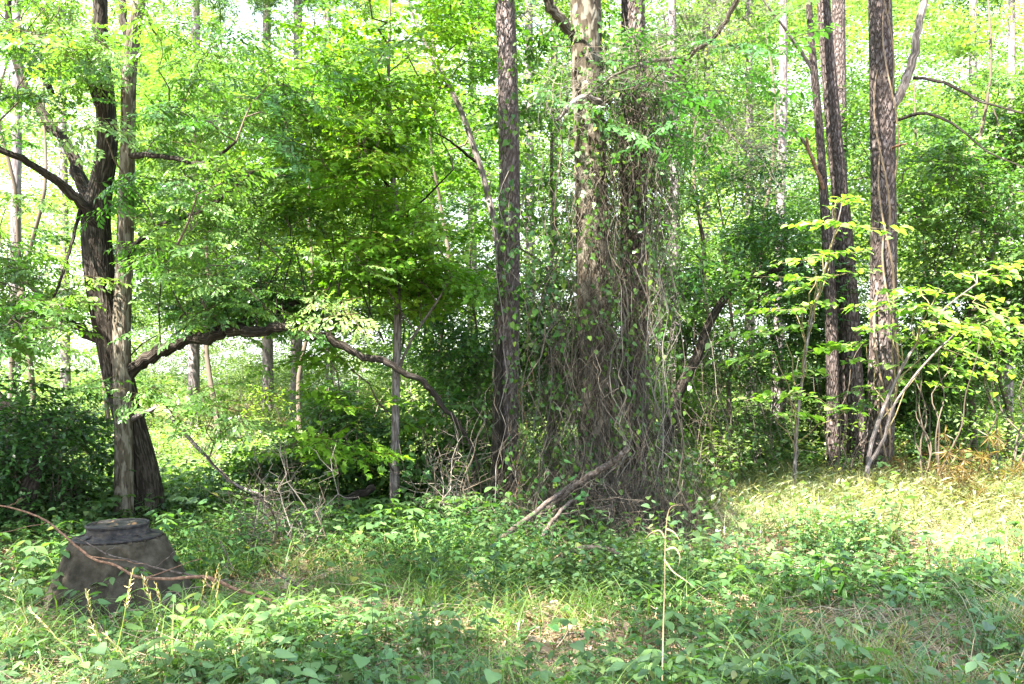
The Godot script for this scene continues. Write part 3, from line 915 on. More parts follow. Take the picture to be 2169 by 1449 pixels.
func vine_column() -> void:
	var t := thing("climbing_vine", "mass of dry brown vines hanging from the thick pale trunk and the wrapped pine", "vine", below(1320, 12.3))
	var where := []
	var tint := []
	# strands from high in the trees down to the ground, each a part
	for i in 72:
		var px: float = [1185.0, 1215.0, 1300.0, 1310.0, 1325.0, 1365.0, 1385.0, 1395.0, 1080.0, 1345.0][i % 10] + R.randfn() * 22.0
		var dd := 12.15 + R.randfn() * 0.28
		var topy := R.randf_range(-40, 620) if i % 10 < 8 else R.randf_range(350, 800)
		var top := at(px + R.randfn() * 25, topy, dd)
		var spread := (px - 1300.0) * R.randf_range(0.0, 0.5)
		var bottom := below(px + spread, dd - absf(R.randfn()) * 0.35, 0.02)
		var q := wiggle(top, bottom, 0.075, 14)
		var sm := smooth(q, taper(R.randf_range(0.002, 0.005), R.randf_range(0.0025, 0.0065), q.size()), 2)
		var g := Geo.new()
		g.tube(sm[0], sm[1], 4, tone(0.22, 0.8))
		part(t, "vine_stem", g.mesh(M.twig))
	# fine dry tangle: round the wrapped pine, a skirt at its foot, a drape left of the pale trunk, a mop of twigs above
	var zones := [[1345, 620, 44, 560, 12.3, 0.14, 140], [1264, 760, 34, 380, 11.95, 0.08, 80], [1240, 1060, 60, 80, 11.8, 0.2, 50], [1400, 520, 26, 420, 12.3, 0.2, 36], [1320, 1080, 110, 90, 11.9, 0.35, 130], [1185, 880, 46, 220, 12.2, 0.2, 50], [1420, 1090, 80, 60, 11.9, 0.3, 45], [1150, 1090, 60, 50, 12.0, 0.3, 30], [1300, 480, 28, 430, 12.1, 0.12, 30], [1075, 920, 28, 130, 13.0, 0.1, 26], [1330, 260, 60, 160, 11.9, 0.2, 18]]
	for zn in zones:
		for i in zn[6]:
			var p := at(zn[0] + R.randfn() * zn[2] * 0.6, zn[1] + R.randf_range(-1.0, 1.0) * zn[3], zn[4] + R.randfn() * zn[5])
			if p.y < gh(p.x, p.z) + 0.05:
				continue
			where.append(Transform3D(Basis(Vector3.UP, R.randf() * TAU) * Basis(Vector3.RIGHT, R.randfn() * 0.12) * R.randf_range(0.7, 1.3), p))
			var k := 0.22 + 0.8 * pow(R.randf(), 2.2)
			tint.append(Color(k, k * 0.97, k * 0.92))
	many(t, "dry_tangle", S.twigs0, where, tint)
	where = []
	tint = []
	for i in 230:
		var px := 1265.0 + R.randfn() * 125.0
		var dd := 11.6 + R.randfn() * 0.45
		var b := below(px, dd, absf(R.randfn()) * 0.28 * exp(-pow((px - 1300.0) / 150.0, 2.0)) + 0.04)
		where.append(Transform3D(Basis.from_euler(Vector3(R.randf() * 6, R.randf() * 6, R.randf() * 6)) * R.randf_range(0.5, 1.0), b))
		var k := 0.2 + 1.1 * pow(R.randf(), 2.0)
		tint.append(Color(k, k * 0.96, k * 0.9))
	many(t, "brush_heap", S.twigs1, where, tint)
	# leaves that can be picked out one by one, hanging at the front
	var leaf_mats := []
	for i in 4:
		var g := Geo.new()
		g.leaf(Vector3.ZERO, Vector3(0, -0.85, 0.5).normalized(), Vector3(0, 0.5, 1).normalized(), 0.088 - i * 0.006, 0.076 - i * 0.004, HEART, [Color(0.08, 0.2, 0.045), Color(0.13, 0.28, 0.05), Color(0.06, 0.15, 0.045), Color(0.2, 0.33, 0.05)][i], 0.12, 0.15)
		leaf_mats.append(g.mesh(M.leaf))
	var lz := [[1075, 480, 40, 260, 12.9], [1400, 420, 28, 360, 12.0], [1160, 700, 60, 260, 12.0], [1260, 640, 90, 360, 11.9], [1340, 160, 90, 120, 11.7], [1220, 1080, 90, 70, 11.6], [1090, 620, 45, 140, 12.8]]
	var n := 0
	for zn in lz:
		for i in 34:
			var o := part(t, "leaf", leaf_mats[n % 4])
			n += 1
			o.position = at(zn[0] + R.randfn() * zn[2] * 0.7, zn[1] + R.randf_range(-1.0, 1.0) * zn[3], zn[4] + R.randfn() * 0.1) - t.position
			o.rotation = Vector3(R.randfn() * 0.4, R.randfn() * 0.9, R.randfn() * 0.5)
			o.scale = Vector3.ONE * R.randf_range(0.7, 1.35)
	where = []
	tint = []
	for zn in [[1350, 540, 62, 580, 12.1, 230], [1255, 560, 50, 540, 11.9, 130], [1160, 700, 80, 380, 12.1, 90], [1075, 520, 45, 460, 13.0, 60], [1410, 400, 40, 380, 12.1, 40], [1290, 1105, 200, 50, 11.5, 150], [1440, 1020, 60, 90, 11.8, 50], [1180, 1000, 60, 110, 11.8, 40]]:
		for i in zn[5]:
			var tr := tilt(flat_dir(0.9), up_about(0.4), R.randf_range(0.6, 0.95))
			tr.origin = at(zn[0] + R.randfn() * zn[2] * 0.7, zn[1] + R.randf_range(-1.0, 1.0) * zn[3], zn[4] + R.randfn() * 0.2)
			where.append(tr)
			tint.append(Color(0.06, 0.15, 0.035).lerp(Color(0.15, 0.27, 0.05), R.randf()))
	many(t, "vine_foliage", F.heart[0], where, tint)
	# the bare twiggy bough that reaches forward across the top
	var b := thing("twiggy_bough", "tangled bare bough full of fine grey twigs across the top of the wrapped pine", "branch", at(1400, 250, 11.6))
	var sk := []
	limb(b, "bough", [[1345, 340, 12.4, 0.03], [1400, 190, 12.0, 0.028], [1460, 120, 11.6, 0.03], [1520, 70, 11.3, 0.028], [1560, 0, 11.0, 0.03], [1590, -80, 10.8, 0.026]], M.bark_brown, sk, 8)
	limb(b, "bough", [[1450, 125, 11.6, 0.024], [1380, 130, 11.2, 0.02], [1300, 160, 10.9, 0.014], [1230, 215, 10.7, 0.008]], M.bark_brown, sk, 7)
	limb(b, "bough", [[1400, 190, 12.0, 0.02], [1480, 220, 11.5, 0.016], [1560, 300, 11.2, 0.01], [1600, 340, 11.0, 0.006]], M.bark_brown, sk, 6)
	where = []
	tint = []
	for i in 80:
		var s: Vector3 = sk[R.randi_range(0, sk.size() - 1)]
		var p := s + Vector3(R.randfn(), R.randfn(), R.randfn()) * 0.22
		where.append(Transform3D(Basis.from_euler(Vector3(R.randf() * 6, R.randf() * 6, R.randf() * 6)) * R.randf_range(0.6, 1.0), p))
		var k := R.randf_range(0.4, 1.1)
		tint.append(Color(k, k, k))
	many(b, "fine_twigs", S.twigs1, where, tint)
	where = []
	tint = []
	for i in 9:
		var tr := tilt(flat_dir(0.2), up_about(0.3), R.randf_range(0.8, 1.2))
		tr.origin = at(1400 + R.randfn() * 100, 110 + R.randfn() * 80, 11.2 + R.randfn() * 0.5)
		where.append(tr)
		tint.append(Color(0.05, 0.15, 0.05).lerp(Color(0.12, 0.25, 0.06), R.randf()))
	many(b, "foliage", F.elm[0], where, tint)

func right_saplings() -> void:
	var leaf_meshes := []
	for i in 6:
		var g := Geo.new()
		var z: float = [0.145, 0.125, 0.11, 0.135, 0.16, 0.10][i]
		g.leaf(Vector3.ZERO, Vector3(1, -0.12, 0).normalized(), Vector3.UP, z, z * 0.8, HEART, [Color(0.28, 0.44, 0.09), Color(0.34, 0.48, 0.12), Color(0.2, 0.37, 0.08), Color(0.38, 0.49, 0.16), Color(0.25, 0.42, 0.09), Color(0.3, 0.46, 0.10)][i], 0.14, 0.2)
		leaf_meshes.append(g.mesh(M.leaf))
	var specs := [
		["broad_leaf_sapling", "thin sapling with pale stem and tiers of big yellow green leaves, left of its twin", 13.3,
			[[1684, 1075, 13.3, 0.03], [1683, 1000, 13.3, 0.027], [1688, 900, 13.3, 0.025], [1700, 800, 13.3, 0.022], [1716, 690, 13.3, 0.019], [1745, 580, 13.3, 0.015], [1775, 470, 13.3, 0.01], [1785, 420, 13.3, 0.006]],
			[[1552, 582, 1740, 590], [1515, 730, 1650, 690], [1575, 850, 1695, 830], [1700, 830, 1790, 872], [1680, 650, 1770, 640], [1690, 478, 1780, 470], [1780, 480, 1915, 490], [1730, 590, 1850, 570], [1600, 705, 1712, 690], [1770, 430, 1800, 420], [1520, 770, 1640, 745], [1600, 640, 1730, 600], [1560, 665, 1700, 655], [1640, 800, 1740, 790], [1720, 540, 1840, 530], [1640, 560, 1760, 545], [1640, 880, 1720, 880], [1710, 745, 1800, 735]]],
		["broad_leaf_sapling", "forked sapling with sunlit yellow green leaf tiers reaching to the right edge", 13.0,
			[[1830, 1085, 13.0, 0.036], [1836, 1010, 13.0, 0.033], [1846, 940, 13.0, 0.03], [1870, 870, 13.0, 0.026], [1905, 790, 13.0, 0.022], [1950, 715, 12.9, 0.018], [2000, 655, 12.8, 0.014], [2070, 600, 12.7, 0.008]],
			[[1850, 620, 1985, 615], [1950, 610, 2100, 640], [2060, 640, 2185, 700], [1780, 655, 1900, 640], [1750, 735, 1835, 730], [1790, 760, 1930, 780], [1890, 710, 2040, 735], [1990, 735, 2150, 790], [2030, 580, 2169, 590], [1900, 800, 2060, 830], [1840, 820, 1900, 850], [1960, 680, 2090, 700], [2100, 570, 2200, 560], [1930, 650, 2010, 660], [1860, 660, 1990, 650], [2020, 700, 2160, 720], [1960, 770, 2110, 800], [1820, 700, 1900, 690]]]]
	for sp in specs:
		var rows: Array = sp[3]
		var t := thing(sp[0], sp[1], "tree", below(rows[0][0], sp[2]), "broad leaved saplings on the right")
		var sk := []
		limb(t, "trunk", rows, M.bark_grey, sk, 8, 0.08)
		if sp[2] == 13.0:
			limb(t, "limb", [[1840, 985, 13.0, 0.025], [1872, 930, 12.9, 0.022], [1893, 860, 12.8, 0.018], [1960, 770, 12.6, 0.014], [2030, 700, 12.4, 0.008]], M.bark_grey, sk, 7)
		var n := 0
		var extra := []
		var hue := []
		for tier in sp[4]:
			var dd: float = sp[2] + R.randf_range(-0.7, 0.5)
			var a := at(tier[0], tier[1], dd)
			var b := at(tier[2], tier[3], dd + R.randf_range(-0.4, 0.4))
			var mid := (a + b) * 0.5
			var s := nearest(sk.slice(0, rows.size() * 5), mid + Vector3.DOWN * 0.3)
			var near := a if a.distance_to(s) < b.distance_to(s) else b
			var far := b if near == a else a
			var w := wiggle(s, near, 0.03, 4, 0.04)
			w.append_array(wiggle(near, far, 0.02, 5).slice(1))
			var g := Geo.new()
			g.tube(w, taper(0.009, 0.002, w.size()), 5, Color(1.1, 0.95, 0.6))
			part(t, "twig", g.mesh(M.twig))
			var along := (far - near).normalized()
			var m := mini(int(a.distance_to(b) * 30.0) + 6, 300 / sp[4].size())
			for i in m:                                      # smaller leaves that cannot be told apart
				var tr := tilt(flat_dir(0.1), up_about(0.22), R.randf_range(0.5, 1.0))
				tr.origin = near.lerp(far, R.randf()) + Vector3(R.randfn() * 0.09, R.randfn() * 0.03 - 0.01, R.randfn() * 0.2)
				extra.append(tr)
				hue.append(Color.WHITE * R.randf_range(0.7, 1.1))
			for i in m:
				var o := part(t, "leaf", leaf_meshes[n % 6])
				n += 1
				var sg := 1.0 if i % 2 == 0 else -1.0
				var q := near.lerp(far, (i + 0.5) / m) + Vector3(R.randfn() * 0.07, R.randfn() * 0.022 + 0.02, R.randfn() * 0.15)
				o.position = q - t.position
				var dirn := (along + Vector3(-along.z, 0, along.x) * sg * R.randf_range(0.5, 1.6)).normalized()
				o.basis = tilt(dirn + Vector3.DOWN * R.randf_range(-0.1, 0.3), up_about(0.2), R.randf_range(0.55, 1.3)).basis
		many(t, "small_leaves", leaf_meshes[2], extra, hue)

# a small understory tree or shrub, with a stem or several and a crown of loose leaf sprays
func bush(called: String, label: String, category: String, base: Vector3, height: float, radius: float, stems: int, nodes: int, key: String, ca: Color, cb: Color, wood: Material, group := "", low := 0.35) -> void:
	var t := thing(called, label, category, base, group)
	var sk := []
	for k in stems:
		var lean := Vector3(R.randfn(), 0, R.randfn()) * (0.1 if stems == 1 else 0.28) * radius
		var top := base + Vector3.UP * height * (0.95 if stems == 1 else R.randf_range(0.6, 0.9)) + lean * 1.5
		var q := wiggle(base - Vector3.UP * 0.1 + lean * 0.15, top, 0.03 + height * 0.012, 6)
		var r := (0.012 + 0.0065 * height) if stems == 1 else (0.008 + 0.003 * height)
		solid(t, "trunk" if stems == 1 else "stem", smooth(q, taper(r, r * 0.25, q.size()), 3), wood, sk, 7, 0.08)
	var c := base + Vector3.UP * height * (low + 1.0) * 0.5
	crown(t, sk, [[c, Vector3(radius, height * (1.0 - low) * 0.55, radius), 1.0]], nodes, key, wood, ca, cb, 1.0 if radius < 2.5 else 1.25)

func understory() -> void:
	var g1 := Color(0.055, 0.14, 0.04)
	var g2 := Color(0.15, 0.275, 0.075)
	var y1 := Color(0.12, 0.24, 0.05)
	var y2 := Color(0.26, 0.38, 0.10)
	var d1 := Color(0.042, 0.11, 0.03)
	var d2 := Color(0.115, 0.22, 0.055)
	# [px, depth, height, radius, stems, nodes, per, spray, colours, label]
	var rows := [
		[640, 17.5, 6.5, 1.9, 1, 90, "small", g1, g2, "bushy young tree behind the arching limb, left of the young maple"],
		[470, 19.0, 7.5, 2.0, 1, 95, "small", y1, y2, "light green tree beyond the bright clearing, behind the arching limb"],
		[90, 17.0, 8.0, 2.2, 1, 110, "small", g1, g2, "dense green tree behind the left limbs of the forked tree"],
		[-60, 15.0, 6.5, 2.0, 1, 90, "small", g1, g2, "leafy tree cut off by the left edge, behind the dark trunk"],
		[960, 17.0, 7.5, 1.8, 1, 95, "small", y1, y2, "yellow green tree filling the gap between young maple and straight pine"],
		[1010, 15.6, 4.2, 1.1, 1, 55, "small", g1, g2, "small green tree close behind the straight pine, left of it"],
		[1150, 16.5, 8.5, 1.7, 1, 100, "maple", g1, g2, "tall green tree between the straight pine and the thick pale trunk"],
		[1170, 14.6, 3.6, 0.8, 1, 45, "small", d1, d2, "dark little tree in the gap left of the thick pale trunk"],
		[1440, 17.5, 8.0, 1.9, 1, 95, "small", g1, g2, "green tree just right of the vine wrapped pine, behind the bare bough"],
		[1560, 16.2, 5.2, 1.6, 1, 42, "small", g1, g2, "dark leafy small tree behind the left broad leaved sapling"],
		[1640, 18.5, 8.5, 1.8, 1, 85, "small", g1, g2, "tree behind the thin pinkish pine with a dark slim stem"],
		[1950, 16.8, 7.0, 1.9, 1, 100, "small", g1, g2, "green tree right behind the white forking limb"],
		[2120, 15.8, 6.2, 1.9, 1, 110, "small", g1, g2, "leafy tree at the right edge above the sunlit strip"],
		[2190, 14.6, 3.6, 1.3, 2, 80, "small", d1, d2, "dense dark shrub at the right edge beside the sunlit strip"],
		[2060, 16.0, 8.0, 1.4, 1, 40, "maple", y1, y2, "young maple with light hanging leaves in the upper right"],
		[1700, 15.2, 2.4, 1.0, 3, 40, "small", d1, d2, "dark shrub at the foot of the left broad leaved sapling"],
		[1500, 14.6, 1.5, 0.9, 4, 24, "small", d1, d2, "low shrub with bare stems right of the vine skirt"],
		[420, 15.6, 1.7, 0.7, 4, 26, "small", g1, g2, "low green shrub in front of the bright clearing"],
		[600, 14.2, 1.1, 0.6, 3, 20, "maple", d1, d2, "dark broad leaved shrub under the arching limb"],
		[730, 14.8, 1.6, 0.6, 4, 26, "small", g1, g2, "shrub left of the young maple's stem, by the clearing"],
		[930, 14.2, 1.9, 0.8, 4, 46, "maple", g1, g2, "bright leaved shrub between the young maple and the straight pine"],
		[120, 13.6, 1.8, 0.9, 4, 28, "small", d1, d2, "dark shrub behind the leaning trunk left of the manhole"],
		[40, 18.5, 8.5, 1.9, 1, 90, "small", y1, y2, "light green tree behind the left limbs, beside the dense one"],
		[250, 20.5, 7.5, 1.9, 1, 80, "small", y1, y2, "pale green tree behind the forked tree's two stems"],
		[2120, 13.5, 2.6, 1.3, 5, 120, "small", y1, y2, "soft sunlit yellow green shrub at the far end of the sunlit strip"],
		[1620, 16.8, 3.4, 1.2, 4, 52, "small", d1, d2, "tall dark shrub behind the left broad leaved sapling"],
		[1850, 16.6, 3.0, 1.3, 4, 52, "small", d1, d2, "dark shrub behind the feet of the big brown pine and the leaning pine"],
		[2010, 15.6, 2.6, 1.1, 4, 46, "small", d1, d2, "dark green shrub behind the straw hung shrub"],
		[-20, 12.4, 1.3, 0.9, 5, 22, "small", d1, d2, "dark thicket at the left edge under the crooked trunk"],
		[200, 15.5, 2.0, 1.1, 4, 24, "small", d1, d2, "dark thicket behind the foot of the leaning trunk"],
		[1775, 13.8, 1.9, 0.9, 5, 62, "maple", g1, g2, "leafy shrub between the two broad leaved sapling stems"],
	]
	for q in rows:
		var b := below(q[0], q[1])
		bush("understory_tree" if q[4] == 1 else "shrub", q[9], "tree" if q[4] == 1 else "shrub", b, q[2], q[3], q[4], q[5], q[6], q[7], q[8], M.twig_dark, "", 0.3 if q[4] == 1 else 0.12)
	var k := 0
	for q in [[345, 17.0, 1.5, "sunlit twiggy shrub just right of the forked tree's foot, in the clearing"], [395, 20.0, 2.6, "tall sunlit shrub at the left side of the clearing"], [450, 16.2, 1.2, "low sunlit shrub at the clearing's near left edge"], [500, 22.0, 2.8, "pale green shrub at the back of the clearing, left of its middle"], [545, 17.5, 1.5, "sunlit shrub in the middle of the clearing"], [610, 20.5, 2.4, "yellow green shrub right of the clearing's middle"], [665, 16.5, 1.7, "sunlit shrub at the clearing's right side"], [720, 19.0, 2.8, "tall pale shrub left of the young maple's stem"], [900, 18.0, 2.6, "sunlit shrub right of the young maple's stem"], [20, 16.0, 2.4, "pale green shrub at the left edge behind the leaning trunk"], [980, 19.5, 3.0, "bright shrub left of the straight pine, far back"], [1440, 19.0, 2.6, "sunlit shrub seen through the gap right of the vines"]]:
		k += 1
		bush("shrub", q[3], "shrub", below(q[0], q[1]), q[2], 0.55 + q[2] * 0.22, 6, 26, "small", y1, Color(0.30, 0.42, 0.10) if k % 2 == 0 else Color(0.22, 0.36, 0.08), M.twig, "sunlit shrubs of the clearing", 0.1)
	# thickets of bare thin stems: [px from, px to, depth from, depth to, height from, to, stems, label]
	for q in [[1420, 1690, 14.0, 16.6, 0.9, 2.8, 46, "thicket of thin dark bare stems between the vine column and the left broad leaved sapling"], [520, 700, 10.2, 12.4, 0.4, 1.3, 34, "low thicket of dead thin stems in the shade right of the manhole"], [900, 1040, 11.8, 13.4, 0.4, 1.6, 30, "thin dead stems at the left foot of the straight pine"], [-10, 150, 11.4, 13.0, 0.6, 2.2, 34, "dark bare stems crowded at the left edge round the crooked trunk"]]:
		var th := thing("bare_thicket", q[7], "shrub", below((q[0] + q[1]) * 0.5, (q[2] + q[3]) * 0.5))
		for i in q[6]:
			var b := below(R.randf_range(q[0], q[1]), R.randf_range(q[2], q[3]), -0.03)
			var w := wiggle(b, b + Vector3(R.randfn() * 0.3, R.randf_range(q[4], q[5]), R.randfn() * 0.25), 0.05, 7)
			var g := Geo.new()
			g.tube(w, taper(R.randf_range(0.005, 0.011), 0.0025, w.size()), 5)
			for j in 5:
				var s: Vector3 = w[R.randi_range(2, 6)]
				var tw := wiggle(s, s + Vector3(R.randfn() * 0.25, R.randf_range(-0.1, 0.35), R.randfn() * 0.25), 0.03, 4)
				g.tube(tw, taper(0.004, 0.0015, tw.size()), 4)
			part(th, "stem", g.mesh(M.twig_dark if i % 3 else M.twig))
	# the bright shrub caught in old pine straw on the right
	bush("straw_shrub", "sunlit shrub hung with orange pine straw beside the forked sapling", "shrub", below(1975, 13.0), 2.5, 0.95, 7, 130, "small", y1, y2, M.twig_dark, "", 0.05)
	var t: Node3D = get_node("straw_shrub")
	var where := []
	var tint := []
	for i in 3:
		var tr := tilt(Vector3(R.randfn() * 0.3, -1, R.randfn() * 0.3), up_about(0.9), R.randf_range(0.6, 1.0))
		tr.origin = t.position + Vector3(R.randfn() * 0.4, R.randf_range(0.15, 0.55), R.randfn() * 0.4)
		where.append(tr)
		tint.append(Color(0.16, 0.095, 0.035).lerp(Color(0.26, 0.18, 0.065), R.randf()))
	many(t, "pine_straw", F.needle[0], where, tint)

func far_wood() -> void:
	# [px, depth, radius, lean px over the frame, label]
	var rows := [
		[30, 19.0, 0.12, 6, "pale far trunk at the left edge behind the forked tree's limbs"],
		[140, 26.0, 0.14, -8, "far trunk seen between the leaning limb and the left edge"],
		[410, 24.0, 0.15, 4, "pale far trunk just right of the forked tree"],
		[568, 27.0, 0.16, -3, "far pine trunk in the middle of the bright clearing"],
		[628, 25.0, 0.16, 3, "lilac far trunk right of the clearing's middle"],
		[700, 33.0, 0.17, -6, "far trunk half hidden left of the young maple"],
		[905, 29.0, 0.16, 10, "far trunk right of the young maple's stem"],
		[1000, 36.0, 0.2, 0, "faint far trunk left of the straight pine"],
		[1125, 25.0, 0.15, -5, "greyish far trunk right of the straight pine"],
		[1170, 33.0, 0.17, 4, "far trunk left of the thick pale trunk"],
		[1436, 20.5, 0.13, -12, "pinkish far pine right of the bare bough"],
		[1490, 28.0, 0.16, 6, "far trunk behind the arching dark tree"],
		[1590, 26.0, 0.14, -4, "far trunk behind the dark leafy small tree"],
		[1645, 21.0, 0.12, 14, "slim far trunk left of the thin pinkish pine"],
		[2068, 29.0, 0.16, -6, "pale far trunk among the leaves at upper right"],
		[2135, 22.0, 0.11, 8, "thin far trunk near the right edge"],
	]
	for q in rows:
		var d: float = q[1]
		var x: float = q[0]
		var l: float = q[3]
		var r: float = q[2]
		var a := stem("far_pine", q[4], [[x, 900, d, r], [x + l * 0.3, 700, d, r * 0.9], [x + l * 0.6, 450, d, r * 0.82], [x + l, 200, d, r * 0.75], [x + l, -60, d, r * 0.66], [x + l * 0.8, -260, d, r * 0.5], [x + l, -420, d, r * 0.2]], M.bark_far, 9, 0.05, "far pine trunks behind the undergrowth")
		var sk: Array = a[1]
		crown(a[0], sk.slice(sk.size() * 2 / 3), [[at(x + l, -180, d), Vector3(2.2, 2.6, 2.2), 1.0]], 26, "needle", M.twig, Color(0.1, 0.2, 0.05), Color(0.18, 0.3, 0.07), 1.6)
	# broad-leaved growth filling the wood behind
	var where := []
	var tint := []
	for i in 4600:
		var d := 19.0 + 47.0 * pow(R.randf(), 0.7)
		var px := R.randf_range(-150, 2320)
		var hmax := 2.0 + 0.40 * d
		var p := below(px, d)
		var h := hmax * pow(R.randf(), 0.9)
		if d < 52.0 and wob.get_noise_3d(p.x * 14.0, h * 16.0, p.z * 9.0) < -0.16 + 0.16 * h / hmax:
			continue
		p.y += 0.2 + h
		if px > 470 and px < 740 and h > 0.2 * d and R.randf() < 0.6:          # thin canopy over the clearing
			continue
		var q := p - SUN * (p.y / SUN.y)
		if d < 40.0 and (h > 5.0 and R.randf() < 0.7 and Vector2((q.x + 4.5) / 5.0, (q.z + 23.0) / 7.0).length() < 1.0 or (px > 320 and px < 780 and h < 2.6 and d < 36.0)):
			continue
		where.append(Transform3D(Basis(Vector3.UP, R.randf() * TAU) * R.randf_range(0.7, 1.3), p))
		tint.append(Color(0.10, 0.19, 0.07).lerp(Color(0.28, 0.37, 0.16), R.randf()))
	for i in 420:                                            # higher leaves over the clearing
		var d := R.randf_range(19.0, 30.0)
		var p := below(R.randf_range(250, 900), d)
		p.y += R.randf_range(0.16, 0.40) * d
		where.append(Transform3D(Basis(Vector3.UP, R.randf() * TAU) * R.randf_range(0.5, 1.0), p))
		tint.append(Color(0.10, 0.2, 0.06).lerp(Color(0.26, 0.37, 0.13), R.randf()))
	for i in 480:                                            # and over the right-hand half
		var d := R.randf_range(24.0, 58.0)
		var p := below(R.randf_range(1380, 2280), d)
		p.y += R.randf_range(0.1, 0.42) * d
		where.append(Transform3D(Basis(Vector3.UP, R.randf() * TAU) * R.randf_range(0.6, 1.2), p))
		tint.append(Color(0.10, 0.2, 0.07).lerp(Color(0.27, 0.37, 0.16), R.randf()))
	var fm := many(self, "distant_woods", F.far[0], where, tint)
	tag(fm, "bright sunlit leaves of the wood far behind the trunks", "woods", "", "stuff")
	where = []
	tint = []
	for i in 1700:                                           # undergrowth of the clearing and beyond
		var d := 15.5 + 50.0 * pow(R.randf(), 1.2)
		var px := R.randf_range(-120, 2290)
		var p := below(px, d)
		p.y += R.randf_range(0.05, 1.0 + maxf(0.0, d - 20.0) * 0.11) * (0.35 + 0.5 * wob.get_noise_2d(p.x * 12.0, p.z * 12.0) + 0.3)
		where.append(Transform3D(Basis(Vector3.UP, R.randf() * TAU) * R.randf_range(0.5, 0.9), p))
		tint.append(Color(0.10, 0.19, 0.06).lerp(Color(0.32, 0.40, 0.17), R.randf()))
	fm = many(self, "undergrowth", F.far[1], where, tint)
	tag(fm, "bright low undergrowth of the clearing between the far trunks", "undergrowth", "", "stuff")

func overhead() -> void:
	# neighbours whose crowns stand over and left of the frame and shade the foreground
	# x, z, height, crown radius, crown offset x and z, label
	var rows := [[-7.7, -4.2, 11.5, 3.3, 0.0, 0.6, "tall shade tree left of the manhole, outside the picture"], [-4.6, -1.2, 12.0, 3.3, 0.0, -0.6, "tall shade tree close left of the camera"], [1.6, 1.4, 12.0, 3.3, -1.6, -3.2, "tall shade tree behind the camera, leaning over the foreground"], [-10.6, -9.0, 11.5, 3.0, 0.0, 0.6, "tall shade tree far left of the forked tree"], [-6.3, -8.0, 12.8, 2.6, 3.9, -0.3, "tall shade tree leaning from the left over the weeds before the vines"]]
	for q in rows:
		var b := on(q[0], q[1])
		var t := thing("shade_tree", q[6], "tree", b)
		var sk := []
		var w := wiggle(b, b + Vector3(q[4] * 0.8, q[2], q[5] * 0.8), 0.05, 7)
		solid(t, "trunk", smooth(w, taper(0.16, 0.05, w.size()), 3), M.bark_dark, sk, 10)
		crown(t, sk.slice(sk.size() / 2), [[b + Vector3(q[4], q[2] * 0.78, q[5]), Vector3(q[3], 2.3, q[3]), 1.0]], 105, "elm", M.twig_dark, Color(0.06, 0.16, 0.03), Color(0.14, 0.27, 0.05), 1.3)

